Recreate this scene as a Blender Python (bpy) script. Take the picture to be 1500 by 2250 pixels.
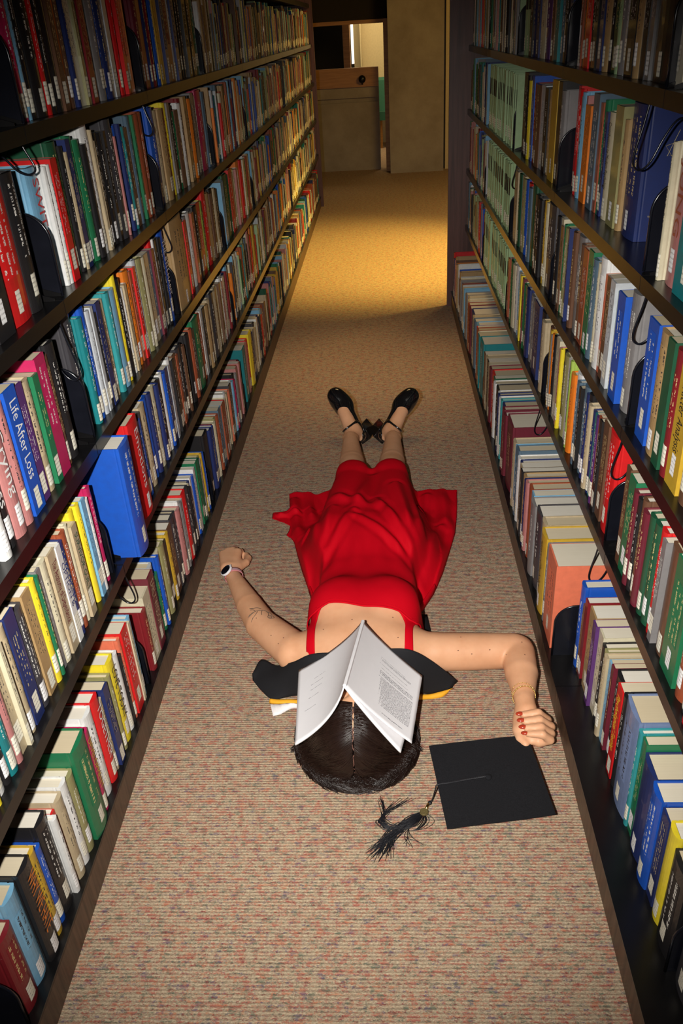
import bpy, math, random
import numpy as np
from mathutils import Matrix, Vector
random.seed(7)
rng = np.random.RandomState(11)
for o in list(bpy.data.objects): bpy.data.objects.remove(o)
SC = bpy.context.scene
COL = SC.collection

# ------------------------------------------------------------------ camera
# rows: camera right, camera down, camera forward expressed in world axes
RIGHT = Vector((0.9980, 0.0400, -0.0540)); DOWN = Vector((-0.0260, -0.5080, -0.8610)); FWD = Vector((-0.0620, 0.8610, -0.5060))
FWD.normalize(); RIGHT = (RIGHT - FWD*RIGHT.dot(FWD)).normalized(); UP = RIGHT.cross(FWD).normalized()
cam = bpy.data.cameras.new('camera'); camo = bpy.data.objects.new('camera', cam); COL.objects.link(camo)
camo.matrix_world = Matrix(((RIGHT.x, UP.x, -FWD.x, 0), (RIGHT.y, UP.y, -FWD.y, 0), (RIGHT.z, UP.z, -FWD.z, 1.6), (0, 0, 0, 1)))
cam.sensor_fit = 'VERTICAL'; cam.sensor_height = 36.0; cam.lens = 1814.13/2250*36.0
cam.clip_start = 0.02; cam.clip_end = 60
SC.camera = camo
# ------------------------------------------------------------------ world, lights, exposure
SC.view_settings.view_transform = 'Standard'; SC.view_settings.look = 'None'
SC.view_settings.gamma = 1.0; SC.view_settings.use_curve_mapping = False
SC.view_settings.exposure = 0.0
W = bpy.data.worlds.new('world'); SC.world = W; W.use_nodes = True
W.node_tree.nodes['Background'].inputs[0].default_value = (1.0, 0.72, 0.42, 1); W.node_tree.nodes['Background'].inputs[1].default_value = 0.012
def lamp(name, kind, loc, energy, color=(1, 1, 1), target=None, **kw):
    l = bpy.data.lights.new(name, kind); l.energy = energy; l.color = color
    for k, v in kw.items(): setattr(l, k, v)
    o = bpy.data.objects.new(name, l); COL.objects.link(o); o.location = loc
    if target is not None:
        o.rotation_euler = (Vector(target)-Vector(loc)).to_track_quat('-Z', 'Y').to_euler()
    return o
# the photographer's flash, just left of the lens
lamp('camera_flash', 'SPOT', (-0.15, -0.02, 1.63), 315, (1.0, 0.96, 0.90), (-0.15, 2.30, 0.10), spot_size=math.radians(79), spot_blend=1.0, shadow_soft_size=0.018)
# warm ceiling lamps of the cross aisle and of the room beyond
lamp('cross_aisle_downlight', 'SPOT', (1.55, 5.95, 2.5), 880, (1.0, 0.68, 0.14), (0.15, 6.6, 0), spot_size=math.radians(60), spot_blend=0.9, shadow_soft_size=0.16)
lamp('cross_aisle_glow', 'AREA', (1.6, 7.6, 2.55), 62, (1.0, 0.66, 0.2), (0.4, 8.5, 0), shape='RECTANGLE', size=0.8, size_y=1.5)
lamp('aisle_fill', 'SPOT', (-0.1, 4.3, 2.6), 150, (1.0, 0.66, 0.28), (-0.1, 4.1, 0), spot_size=math.radians(50), spot_blend=1.0, shadow_soft_size=0.6)  # added warm fill that brightens the carpet around the feet
lamp('reading_room_lamp', 'AREA', (0.0, 13.0, 2.5), 45, (1.0, 0.80, 0.45), (0, 13.4, 0), shape='RECTANGLE', size=1.5, size_y=1.0)

# ------------------------------------------------------------------ materials
def newmat(name):
    m = bpy.data.materials.new(name); m.use_nodes = True
    nt = m.node_tree; b = nt.nodes['Principled BSDF']
    return m, nt, b
def N(nt, t, **kw):
    n = nt.nodes.new(t)
    for k, v in kw.items():
        if k.startswith('i_'): n.inputs[k[2:].replace('_', ' ')].default_value = v
        else: setattr(n, k, v)
    return n
def mix(nt, fac, a, b, mode='MIX'):
    n = nt.nodes.new('ShaderNodeMix'); n.data_type = 'RGBA'; n.blend_type = mode
    for idx, v in ((0, fac), (6, a), (7, b)):
        if isinstance(v, (int, float)): n.inputs[idx].default_value = v
        elif isinstance(v, tuple): n.inputs[idx].default_value = v if len(v) == 4 else v+(1,)
        else: nt.links.new(v, n.inputs[idx])
    return n.outputs[2]
def math_(nt, op, a, b=None, c=None):
    n = nt.nodes.new('ShaderNodeMath'); n.operation = op
    for i, v in enumerate((a, b, c)):
        if v is None: continue
        if isinstance(v, (int, float)): n.inputs[i].default_value = v
        else: nt.links.new(v, n.inputs[i])
    return n.outputs[0]
def bump(nt, b, h, strength=0.3, dist=0.002):
    n = N(nt, 'ShaderNodeBump'); n.inputs['Strength'].default_value = strength; n.inputs['Distance'].default_value = dist
    nt.links.new(h, n.inputs['Height']); nt.links.new(n.outputs[0], b.inputs['Normal'])
def coords(nt, scale=(1, 1, 1), kind='Object'):
    tc = N(nt, 'ShaderNodeTexCoord'); mp = N(nt, 'ShaderNodeMapping'); mp.inputs['Scale'].default_value = scale
    nt.links.new(tc.outputs[kind], mp.inputs[0]); return mp.outputs[0]
def noise(nt, vec, scale, detail=2, rough=0.5):
    n = N(nt, 'ShaderNodeTexNoise'); n.inputs['Scale'].default_value = scale; n.inputs['Detail'].default_value = detail; n.inputs['Roughness'].default_value = rough
    nt.links.new(vec, n.inputs['Vector']); return n.outputs['Fac']
def ramp(nt, fac, stops):
    n = N(nt, 'ShaderNodeValToRGB'); cr = n.color_ramp
    while len(cr.elements) > 1: cr.elements.remove(cr.elements[-1])
    cr.elements[0].position = stops[0][0]; cr.elements[0].color = tuple(stops[0][1])+(1,)
    for p, c in stops[1:]:
        e = cr.elements.new(p); e.color = tuple(c)+(1,)
    nt.links.new(fac, n.inputs[0]); return n.outputs[0]
def plain(name, col, rough=0.5, metal=0.0, spec=0.5, nscale=40, namt=0.12, bumpy=0.0, sheen=0.0, coat=0.0, coord='Object'):
    m, nt, b = newmat(name)
    v = coords(nt, kind=coord); f = noise(nt, v, nscale, 3)
    c = mix(nt, f, tuple(x*(1-namt) for x in col), tuple(min(1, x*(1+namt)) for x in col))
    nt.links.new(c, b.inputs['Base Color']); b.inputs['Roughness'].default_value = rough; b.inputs['Metallic'].default_value = metal
    b.inputs['Specular IOR Level'].default_value = spec
    if sheen: b.inputs['Sheen Weight'].default_value = sheen
    if coat: b.inputs['Coat Weight'].default_value = coat
    if bumpy: bump(nt, b, f, bumpy, 0.002)
    return m

def carpet_material():
    m, nt, b = newmat('ribbed_carpet')
    v = coords(nt)
    sep = N(nt, 'ShaderNodeSeparateXYZ'); nt.links.new(v, sep.inputs[0])
    wob = noise(nt, coords(nt, (14, 14, 1)), 1.0, 2)
    y = math_(nt, 'ADD', math_(nt, 'MULTIPLY', sep.outputs[1], 1.0), math_(nt, 'MULTIPLY', wob, 0.0035))
    rib = math_(nt, 'ADD', math_(nt, 'MULTIPLY', math_(nt, 'SINE', math_(nt, 'MULTIPLY', y, 2*math.pi/0.0078)), 0.5), 0.5)
    fine = noise(nt, coords(nt, (190, 420, 1)), 1.0, 2, 0.7)
    base = ramp(nt, fine, [(0.32, (0.27, 0.20, 0.13)), (0.5, (0.43, 0.335, 0.225)), (0.68, (0.60, 0.48, 0.33))])
    base = mix(nt, math_(nt, 'MULTIPLY', math_(nt, 'SUBTRACT', 1.0, rib), math_(nt, 'MULTIPLY', noise(nt, coords(nt, (9, 60, 1)), 1.0, 3), 0.55)), base, (0.17, 0.115, 0.08))
    def fleck(sx, sy, lo, col, off, amt):
        mp = N(nt, 'ShaderNodeMapping'); mp.inputs['Scale'].default_value = (sx, sy, 1); mp.inputs['Location'].default_value = (off, off*1.7, 0)
        tc = N(nt, 'ShaderNodeTexCoord'); nt.links.new(tc.outputs['Object'], mp.inputs[0])
        n1 = noise(nt, mp.outputs[0], 1.0, 4, 0.82)
        mr = N(nt, 'ShaderNodeMapRange'); mr.inputs[1].default_value = lo; mr.inputs[2].default_value = lo+0.06; mr.inputs[3].default_value = 0; mr.inputs[4].default_value = amt
        nt.links.new(n1, mr.inputs[0]); return mr.outputs[0], col
    for args in ((38, 60, 0.515, (0.36, 0.085, 0.065), 3.1, 0.8), (44, 70, 0.54, (0.46, 0.17, 0.09), 21.0, 0.75), (40, 62, 0.535, (0.095, 0.125, 0.09), 9.7, 0.8),
                 (34, 56, 0.56, (0.12, 0.09, 0.14), 33.3, 0.8), (60, 90, 0.57, (0.19, 0.03, 0.035), 47.0, 0.8)):
        f, c = fleck(*args)
        # flecks are broken up by the ribs
        f = math_(nt, 'MULTIPLY', f, math_(nt, 'ADD', math_(nt, 'MULTIPLY', math_(nt, 'SUBTRACT', 1.0, rib), 0.5), 0.5))
        base = mix(nt, f, base, c)
    nt.links.new(base, b.inputs['Base Color']); b.inputs['Roughness'].default_value = 0.95; b.inputs['Specular IOR Level'].default_value = 0.1
    h = math_(nt, 'ADD', math_(nt, 'MULTIPLY', rib, 0.7), math_(nt, 'MULTIPLY', fine, 0.8))
    bump(nt, b, h, 0.55, 0.003)
    return m
def wood_material(name, a, c, scale=(2, 30, 30), rough=0.45):
    m, nt, b = newmat(name)
    v = coords(nt, scale); f = noise(nt, v, 1.5, 5, 0.65)
    col = ramp(nt, f, [(0.3, a), (0.62, c)])
    nt.links.new(col, b.inputs['Base Color']); b.inputs['Roughness'].default_value = rough
    bump(nt, b, f, 0.08, 0.001)
    return m
def concrete_material():
    m, nt, b = newmat('board_marked_concrete')
    f1 = noise(nt, coords(nt), 2.2, 5, 0.65); f2 = noise(nt, coords(nt), 60, 3, 0.6)
    col = ramp(nt, f1, [(0.3, (0.26, 0.21, 0.16)), (0.55, (0.36, 0.30, 0.24)), (0.75, (0.43, 0.37, 0.29))])
    col = mix(nt, math_(nt, 'MULTIPLY', f2, 0.25), col, (0.2, 0.16, 0.12))
    nt.links.new(col, b.inputs['Base Color']); b.inputs['Roughness'].default_value = 0.9; bump(nt, b, f2, 0.3, 0.003)
    return m
def attr(nt, name, kind='GEOMETRY'):
    n = N(nt, 'ShaderNodeAttribute'); n.attribute_name = name; return n
def cover_material():
    m, nt, b = newmat('book_cover')
    c = attr(nt, 'Col'); g = attr(nt, 'gloss')
    f = noise(nt, coords(nt), 55, 4, 0.6)
    weave = noise(nt, coords(nt), 900, 1)
    col = mix(nt, math_(nt, 'MULTIPLY', math_(nt, 'SUBTRACT', 1.0, f), 0.35), c.outputs['Color'], (0.02, 0.015, 0.012))
    nt.links.new(col, b.inputs['Base Color'])
    r = math_(nt, 'SUBTRACT', 0.62, math_(nt, 'MULTIPLY', g.outputs['Fac'], 0.42)); nt.links.new(r, b.inputs['Roughness'])
    b.inputs['Specular IOR Level'].default_value = 0.35
    nt.links.new(math_(nt, 'MULTIPLY', g.outputs['Fac'], 0.5), b.inputs['Coat Weight'])
    bump(nt, b, math_(nt, 'ADD', weave, f), 0.12, 0.0006)
    return m
def page_material():
    m, nt, b = newmat('page_edges')
    c = attr(nt, 'Col')
    f = noise(nt, coords(nt, (8, 1400, 8)), 1.0, 2, 0.7); g = noise(nt, coords(nt), 30, 2)
    col = mix(nt, math_(nt, 'MULTIPLY', f, 0.42), c.outputs['Color'], (0.25, 0.2, 0.14))
    col = mix(nt, math_(nt, 'MULTIPLY', g, 0.2), col, (0.45, 0.34, 0.2))
    nt.links.new(col, b.inputs['Base Color']); b.inputs['Roughness'].default_value = 0.85; b.inputs['Specular IOR Level'].default_value = 0.2
    return m
def print_material(name, wordscale=14.0, thr=0.46, fill=(0.28, 0.72)):
    """lines of small print: luv.x runs along a line, luv.y counts the lines"""
    m, nt, b = newmat(name)
    c = attr(nt, 'Col'); k = attr(nt, 'Ink'); u = attr(nt, 'luv')
    sep = N(nt, 'ShaderNodeSeparateXYZ'); nt.links.new(u.outputs['Vector'], sep.inputs[0])
    fr = math_(nt, 'FRACT', sep.outputs[1]); fl = math_(nt, 'FLOOR', sep.outputs[1])
    inl = math_(nt, 'MULTIPLY', math_(nt, 'GREATER_THAN', fr, fill[0]), math_(nt, 'LESS_THAN', fr, fill[1]))
    cmb = N(nt, 'ShaderNodeCombineXYZ'); nt.links.new(math_(nt, 'MULTIPLY', sep.outputs[0], wordscale), cmb.inputs[0]); nt.links.new(math_(nt, 'MULTIPLY', fl, 7.3), cmb.inputs[1])
    nt.links.new(sep.outputs[2], cmb.inputs[2])
    cmb2 = N(nt, 'ShaderNodeCombineXYZ'); nt.links.new(math_(nt, 'MULTIPLY', sep.outputs[0], wordscale*2.2), cmb2.inputs[0]); nt.links.new(math_(nt, 'MULTIPLY', sep.outputs[1], 2.6), cmb2.inputs[1]); nt.links.new(sep.outputs[2], cmb2.inputs[2])
    w = math_(nt, 'GREATER_THAN', noise(nt, cmb.outputs[0], 1.0, 1), thr)
    w2 = math_(nt, 'GREATER_THAN', noise(nt, cmb2.outputs[0], 1.6, 1), 0.47)
    msk = math_(nt, 'MULTIPLY', math_(nt, 'MULTIPLY', inl, w), w2)
    nt.links.new(mix(nt, msk, c.outputs['Color'], k.outputs['Color']), b.inputs['Base Color'])
    b.inputs['Roughness'].default_value = 0.5; b.inputs['Specular IOR Level'].default_value = 0.3
    return m
M = {}
M['carpet'] = carpet_material()
M['concrete'] = concrete_material()
M['cover'] = cover_material(); M['pages'] = page_material(); M['print'] = print_material('printed_label', 26.0, .47, (.3, .66))
M['black_metal'] = plain('black_enamelled_steel', (0.0045, 0.0042, 0.0045), 0.28, 0.0, 0.5, 25, 0.4, 0.03)
M['bookend_metal'] = plain('black_bookend_steel', (0.006, 0.0065, 0.010), 0.2, 0.0, 0.5, 25, 0.4, 0.02)
M['kick'] = wood_material('dark_walnut_laminate', (0.040, 0.022, 0.013), (0.115, 0.064, 0.038), (3, 60, 3))
M['endpanel'] = wood_material('dark_rosewood_veneer', (0.045, 0.018, 0.014), (0.13, 0.055, 0.045), (26, 26, 1.2))
M['oak'] = wood_material('honey_oak', (0.30, 0.13, 0.03), (0.45, 0.21, 0.055), (2, 2, 26))
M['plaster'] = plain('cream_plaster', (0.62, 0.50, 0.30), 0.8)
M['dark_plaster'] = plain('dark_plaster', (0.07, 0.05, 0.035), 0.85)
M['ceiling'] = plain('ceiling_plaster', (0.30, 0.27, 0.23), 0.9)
M['text_ink'] = {}
def flatmat(name, col, rough=0.5, **kw):
    if name not in M: M[name] = plain(name, col, rough, namt=0.05, **kw)
    return M[name]

# ------------------------------------------------------------------ mesh helpers
def mesh(name, verts, faces, mat, parent=None, origin=None, smooth=False, mats=None, fmat=None):
    """world-space vertices -> ONE mesh object; children share the frame of their top-level thing"""
    if parent is not None:
        root = parent
        while root.parent: root = root.parent
        org = Vector(root.location)
    else:
        org = Vector(origin) if origin is not None else Vector((0, 0, 0))
    me = bpy.data.meshes.new(name)
    V = np.asarray(verts, float).reshape(-1, 3) - np.array(org)[None]
    me.from_pydata([tuple(v) for v in V.tolist()], [], [tuple(int(i) for i in f) for f in faces]); me.update()
    for mm in (mats or [mat]): me.materials.append(mm)
    if fmat is not None: me.polygons.foreach_set('material_index', list(fmat))
    if smooth: me.polygons.foreach_set('use_smooth', [True]*len(me.polygons))
    o = bpy.data.objects.new(name, me); COL.objects.link(o)
    if parent is not None:
        o.parent = parent
    else: o.location = org
    return o
def thing(name, label, cat, loc, group=None):
    o = bpy.data.objects.new(name, None); COL.objects.link(o); o.location = loc; o.empty_display_size = 0.05
    return tag(o, label, cat, group)
def tag(o, label, cat, group=None):
    o['label'] = label; o['category'] = cat
    if group: o['group'] = group
    return o
def struct(o): o['kind'] = 'structure'; return o
class B:
    """collects shapes into one mesh"""
    def __init__(s): s.v = []; s.f = []; s.m = []
    def add(s, vs, fs, m=0):
        n = len(s.v); s.v += [tuple(v) for v in vs]; s.f += [tuple(i+n for i in f) for f in fs]; s.m += [m]*len(fs)
    def box(s, x0, x1, y0, y1, z0, z1, m=0):
        s.add([(x0, y0, z0), (x1, y0, z0), (x1, y1, z0), (x0, y1, z0), (x0, y0, z1), (x1, y0, z1), (x1, y1, z1), (x0, y1, z1)],
              [(0, 3, 2, 1), (4, 5, 6, 7), (0, 1, 5, 4), (1, 2, 6, 5), (2, 3, 7, 6), (3, 0, 4, 7)], m)
    def prism(s, pts, axis, a0, a1, m=0):
        """polygon (2-D points) extruded along an axis (0,1,2)"""
        n = len(pts)
        def P(p, a):
            q = list(p); q.insert(axis, a); return tuple(q)
        vs = [P(p, a0) for p in pts]+[P(p, a1) for p in pts]
        fs = [tuple(range(n)), tuple(range(2*n-1, n-1, -1))]+[(i, i+n, (i+1) % n+n, (i+1) % n) for i in range(n)]
        s.add(vs, fs, m)
    def tube(s, pts, r, k=8, m=0, cap=True, closed=False):
        pts = [Vector(p) for p in pts]; n = len(pts); rr = r if hasattr(r, '__len__') else [r]*n
        up = Vector((0.13, 0.31, 0.94)).normalized(); vs = []
        prev = None
        for i, p in enumerate(pts):
            t = (pts[(i+1) % n if closed else min(i+1, n-1)]-pts[(i-1) % n if closed else max(i-1, 0)])
            if t.length < 1e-9: t = Vector((0, 0, 1))
            t.normalize()
            a = (prev if prev is not None else up); a = a - t*a.dot(t)
            if a.length < 1e-4: a = Vector((1, 0, 0))-t*t.x
            a.normalize(); prev = a; b = t.cross(a)
            for j in range(k):
                th = 2*math.pi*j/k; vs.append(p+(a*math.cos(th)+b*math.sin(th))*rr[i])
        fs = []
        for i in range(n if closed else n-1):
            for j in range(k):
                a0 = i*k+j; a1 = i*k+(j+1) % k; b0 = ((i+1) % n)*k+j; b1 = ((i+1) % n)*k+(j+1) % k
                fs.append((a0, a1, b1, b0))
        if cap and not closed: fs += [tuple(range(k-1, -1, -1)), tuple(range((n-1)*k, n*k))]
        s.add(vs, fs, m)
    def sphere(s, c, r, nu=14, nv=8, m=0, R=None):
        r = r if hasattr(r, '__len__') else (r, r, r); vs = []; fs = []
        for i in range(nv+1):
            ph = math.pi*i/nv
            for j in range(nu):
                th = 2*math.pi*j/nu
                p = Vector((r[0]*math.sin(ph)*math.cos(th), r[1]*math.sin(ph)*math.sin(th), r[2]*math.cos(ph)))
                if R is not None: p = R@p
                vs.append(Vector(c)+p)
        for i in range(nv):
            for j in range(nu):
                fs.append((i*nu+j, (i+1)*nu+j, (i+1)*nu+(j+1) % nu, i*nu+(j+1) % nu))
        s.add(vs, fs, m)
    def build(s, name, mat, parent=None, origin=None, smooth=False, mats=None):
        return mesh(name, s.v, s.f, mat, parent, origin, smooth, mats, s.m if mats else None)
def spline(pts, n):
    """Catmull-Rom through points"""
    P = [np.array(p, float) for p in pts]; P = [2*P[0]-P[1]]+P+[2*P[-1]-P[-2]]; out = []
    segs = len(P)-3
    for k in range(n+1):
        t = k/n*segs; i = min(int(t), segs-1); u = t-i; a, b, c, d = P[i:i+4]
        out.append(0.5*((2*b)+(-a+c)*u+(2*a-5*b+4*c-d)*u*u+(-a+3*b-3*c+d)*u**3))
    return out

# ------------------------------------------------------------------ the setting
XL, XR, XR0 = -0.654, 0.492, 0.408          # shelf fronts left, right; right base front
YJ, BAY = 1.633, 0.9225                     # first joint between shelving sections, section length
ZS = [0.10, 0.508, 0.833, 1.154, 1.476, 1.80]
b = B(); b.box(-3.2, 3.2, -1.2, 15.2, -0.05, 0); struct(b.build('floor', M['carpet']))
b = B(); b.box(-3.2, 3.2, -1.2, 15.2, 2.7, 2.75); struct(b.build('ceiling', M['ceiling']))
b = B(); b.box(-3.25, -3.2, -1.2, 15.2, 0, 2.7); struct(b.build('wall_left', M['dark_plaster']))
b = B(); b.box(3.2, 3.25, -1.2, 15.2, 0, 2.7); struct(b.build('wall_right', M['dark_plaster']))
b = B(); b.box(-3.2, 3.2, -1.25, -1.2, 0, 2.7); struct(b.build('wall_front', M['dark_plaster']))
YW = 11.4
# far wall: low concrete parapet with a groove, dark header above the opening
b = B(); b.box(-3.2, -0.035, YW, YW+0.2, 0.0, 0.785); b.box(-3.2, -0.035, YW+0.03, YW+0.2, 0.785, 0.835); b.box(-3.2, -0.035, YW+0.005, YW+0.2, 0.835, 0.955)
struct(b.build('wall_back', M['concrete']))
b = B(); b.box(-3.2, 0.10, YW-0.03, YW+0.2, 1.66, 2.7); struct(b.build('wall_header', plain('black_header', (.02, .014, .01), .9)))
b = B(); b.box(0.085, 0.735, 11.0, 11.6, 0, 2.7); struct(b.build('wall_pillar', M['concrete']))
b = B(); b.box(0.765, 3.2, 11.15, 11.3, 0, 2.7); struct(b.build('wall_side', M['plaster']))
b = B(); b.box(0.735, 0.765, 11.3, 11.5, 0, 2.7); struct(b.build('dark_gap_strip', M['black_metal']))  # black strip painting in the shade of the gap beside the pillar
b = B(); b.box(0.035, 0.085, 11.2, 11.5, 0, 1.66); struct(b.build('door_1', M['oak']))
b = B(); b.box(-3.2, 0.085, 11.36, 11.46, 1.62, 1.66); struct(b.build('trim_2', M['oak']))
t = thing('door_rail', 'honey oak rail with a round black knob above the concrete parapet at the far end', 'rail', (-0.4, YW, 0.955))
b = B(); b.box(-1.3, -0.035, YW-0.02, YW+0.06, 0.955, 1.165); b.build('panel', M['oak'], t)
b = B(); b.sphere((-0.235, YW-0.07, 1.04), (0.045, 0.035, 0.045)); b.tube([(-0.235, YW-0.02, 1.04), (-0.235, YW-0.06, 1.04)], 0.02); b.tube([(-0.235, YW-0.025, 1.02), (-0.235, YW-0.025, 0.98)], 0.012)
b.build('knob', M['black_metal'], t, smooth=True)
# room beyond
b = B(); b.box(-0.40, 3.2, 14.2, 14.3, 0, 2.7); struct(b.build('wall_far', M['plaster']))
b = B(); b.box(-0.30, -0.28, 13.92, 14.2, 0, 2.7); struct(b.build('wall_corner', M['plaster']))
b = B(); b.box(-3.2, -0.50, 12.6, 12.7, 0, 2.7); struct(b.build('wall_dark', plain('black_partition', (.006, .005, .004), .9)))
m, nt, bb = newmat('emissive_strip'); bb.inputs['Emission Color'].default_value = (1, 0.93, 0.75, 1); bb.inputs['Emission Strength'].default_value = 1.6
nt.links.new(ramp(nt, noise(nt, coords(nt), 3), [(0, (0.8, 0.75, 0.6)), (1, (0.9, 0.85, 0.7))]), bb.inputs['Base Color']); M['slit'] = m
b = B(); b.box(-0.405, -0.370, 13.1, 13.12, 1.15, 1.95); struct(b.build('bright_strip_1', M['slit']))  # bright vertical strip drawn as an emissive surface
b = B(); b.box(-0.50, -0.41, 12.65, 12.9, 0, 2.7); struct(b.build('trim_3', M['oak']))
M['green_fabric'] = plain('green_upholstery', (0.03, 0.14, 0.09), 0.8)
def lounge_chair(x, y, label):
    t = thing('lounge_chair', label, 'chair', (x, y, 0), 'green chairs in the far room')
    b = B(); b.prism([(y-0.3, 0.38), (y+0.25, 0.36), (y+0.25, 0.46), (y-0.3, 0.50)], 0, x-0.26, x+0.26); b.build('seat', M['green_fabric'], t)
    b = B(); b.prism([(y+0.2, 0.44), (y+0.28, 0.44), (y+0.36, 0.88), (y+0.30, 0.92), (y+0.26, 0.88)], 0, x-0.26, x+0.26); b.build('backrest', M['green_fabric'], t)
    for sx in (-1, 1):
        for yy in (-0.26, 0.24):
            b = B(); b.tube([(x+sx*0.22, y+yy, 0.0), (x+sx*0.22, y+yy, 0.38)], 0.018); b.build('leg', M['oak'], t)
lounge_chair(-0.42, 13.45, 'green upholstered chair seen through the opening above the oak rail')
lounge_chair(0.20, 13.75, 'green upholstered chair seen through the narrow gap beside the pillar')

# ------------------------------------------------------------------ shelving
ORD = ['nearest', 'second', 'third', 'fourth', 'fifth', 'sixth', 'seventh', 'eighth', 'ninth']
def section(side, n, last):
    s = -1 if side == 'left' else 1
    y0 = YJ+BAY*(n-1); y1 = y0+BAY
    X = XL if side == 'left' else XR; XB = X if side == 'left' else XR0
    xm = X+s*0.25; xb = X+s*0.50
    t = thing('shelving_section', '%s black steel shelving section of the %s book stack, counted from the front' % (ORD[n+0], side), 'shelving', (X+s*0.2, (y0+y1)/2, 0), None)
    g = 0.0015
    for k, z in enumerate(ZS):
        b = B(); xf = XB if k == 0 else X
        lo, hi = sorted((xf, xb)); b.box(lo, hi, y0+g, y1-g, z-0.004, z)
        lo, hi = sorted((xf, xf+s*0.012)); b.box(lo, hi, y0+g, y1-g, z-0.030, z-0.004) if k else None
        b.build('shelf', M['black_metal'], t)
    b = B(); lo, hi = sorted((XB+s*0.006, XB+s*0.024)); b.box(lo, hi, y0+g, y1-g, 0, ZS[0]-0.0045); b.build('kick_board', M['kick'], t)
    b = B(); lo, hi = sorted((xm-0.02, xm+0.02)); b.box(lo, hi, y0+g, y0+0.028, 0.0, 2.2); b.build('upright', M['black_metal'], t)
    for k in range(1, 6):     # shelf end brackets
        z = ZS[k]
        for yy in (y0+0.0300, y1-0.006):
            b = B()
            pts = [(X+s*0.014, z+0.0005), (xm-s*0.022, z+0.0005), (xm-s*0.022, z+0.07), (X+s*0.16, z+0.05), (X+s*0.014, z+0.006)]
            b.prism([(p[0], p[1]) for p in pts], 1, yy, yy+0.0015)
            b.build('end_bracket', M['black_metal'], t)
    if last:
        b = B(); lo, hi = sorted((XB-s*0.022, xb+s*0.02)); b.box(lo, hi, y1+0.004, y1+0.034, 0, 2.4); b.build('end_panel', M['endpanel'], t)
    return t
for n in range(0, 9): section('left', n, n == 8)
for n in range(0, 5): section('right', n, n == 4)

# ------------------------------------------------------------------ books
PAL = dict(bk=('black', (.012, .012, .014)), dk=('charcoal', (.045, .043, .05)), gy=('grey', (.22, .21, .21)), lg=('pale grey', (.52, .55, .58)), wh=('white', (.80, .80, .78)),
  cr=('cream', (.66, .60, .42)), be=('beige', (.50, .40, .25)), tn=('tan', (.42, .27, .12)), br=('brown', (.14, .065, .035)), rb=('rust red', (.34, .075, .03)), dr=('dark red', (.22, .012, .018)),
  rd=('red', (.66, .012, .014)), mg=('magenta', (.50, .015, .10)), pk=('dusty pink', (.50, .20, .19)), sm=('salmon', (.78, .19, .10)), orr=('orange', (.78, .20, .015)), yl=('yellow', (.86, .68, .03)),
  gd=('mustard yellow', (.58, .36, .03)), ol=('olive', (.30, .28, .12)), lm=('lime green', (.38, .55, .10)), gn=('green', (.012, .17, .07)), dg=('dark green', (.01, .085, .04)), tl=('teal', (.008, .20, .22)),
  tq=('turquoise', (.03, .30, .32)), lb=('light blue', (.20, .45, .66)), bl=('blue', (.008, .085, .48)), nv=('navy blue', (.014, .028, .13)), pu=('purple', (.10, .03, .16)), lv=('lavender', (.33, .25, .50)),
  mt=('mint green', (.36, .52, .27)), sl=('slate blue', (.09, .15, .21)), fb=('steel blue', (.17, .23, .40)), mr=('maroon', (.15, .015, .03)), au=('gold', (.6, .42, .12)))
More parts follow.
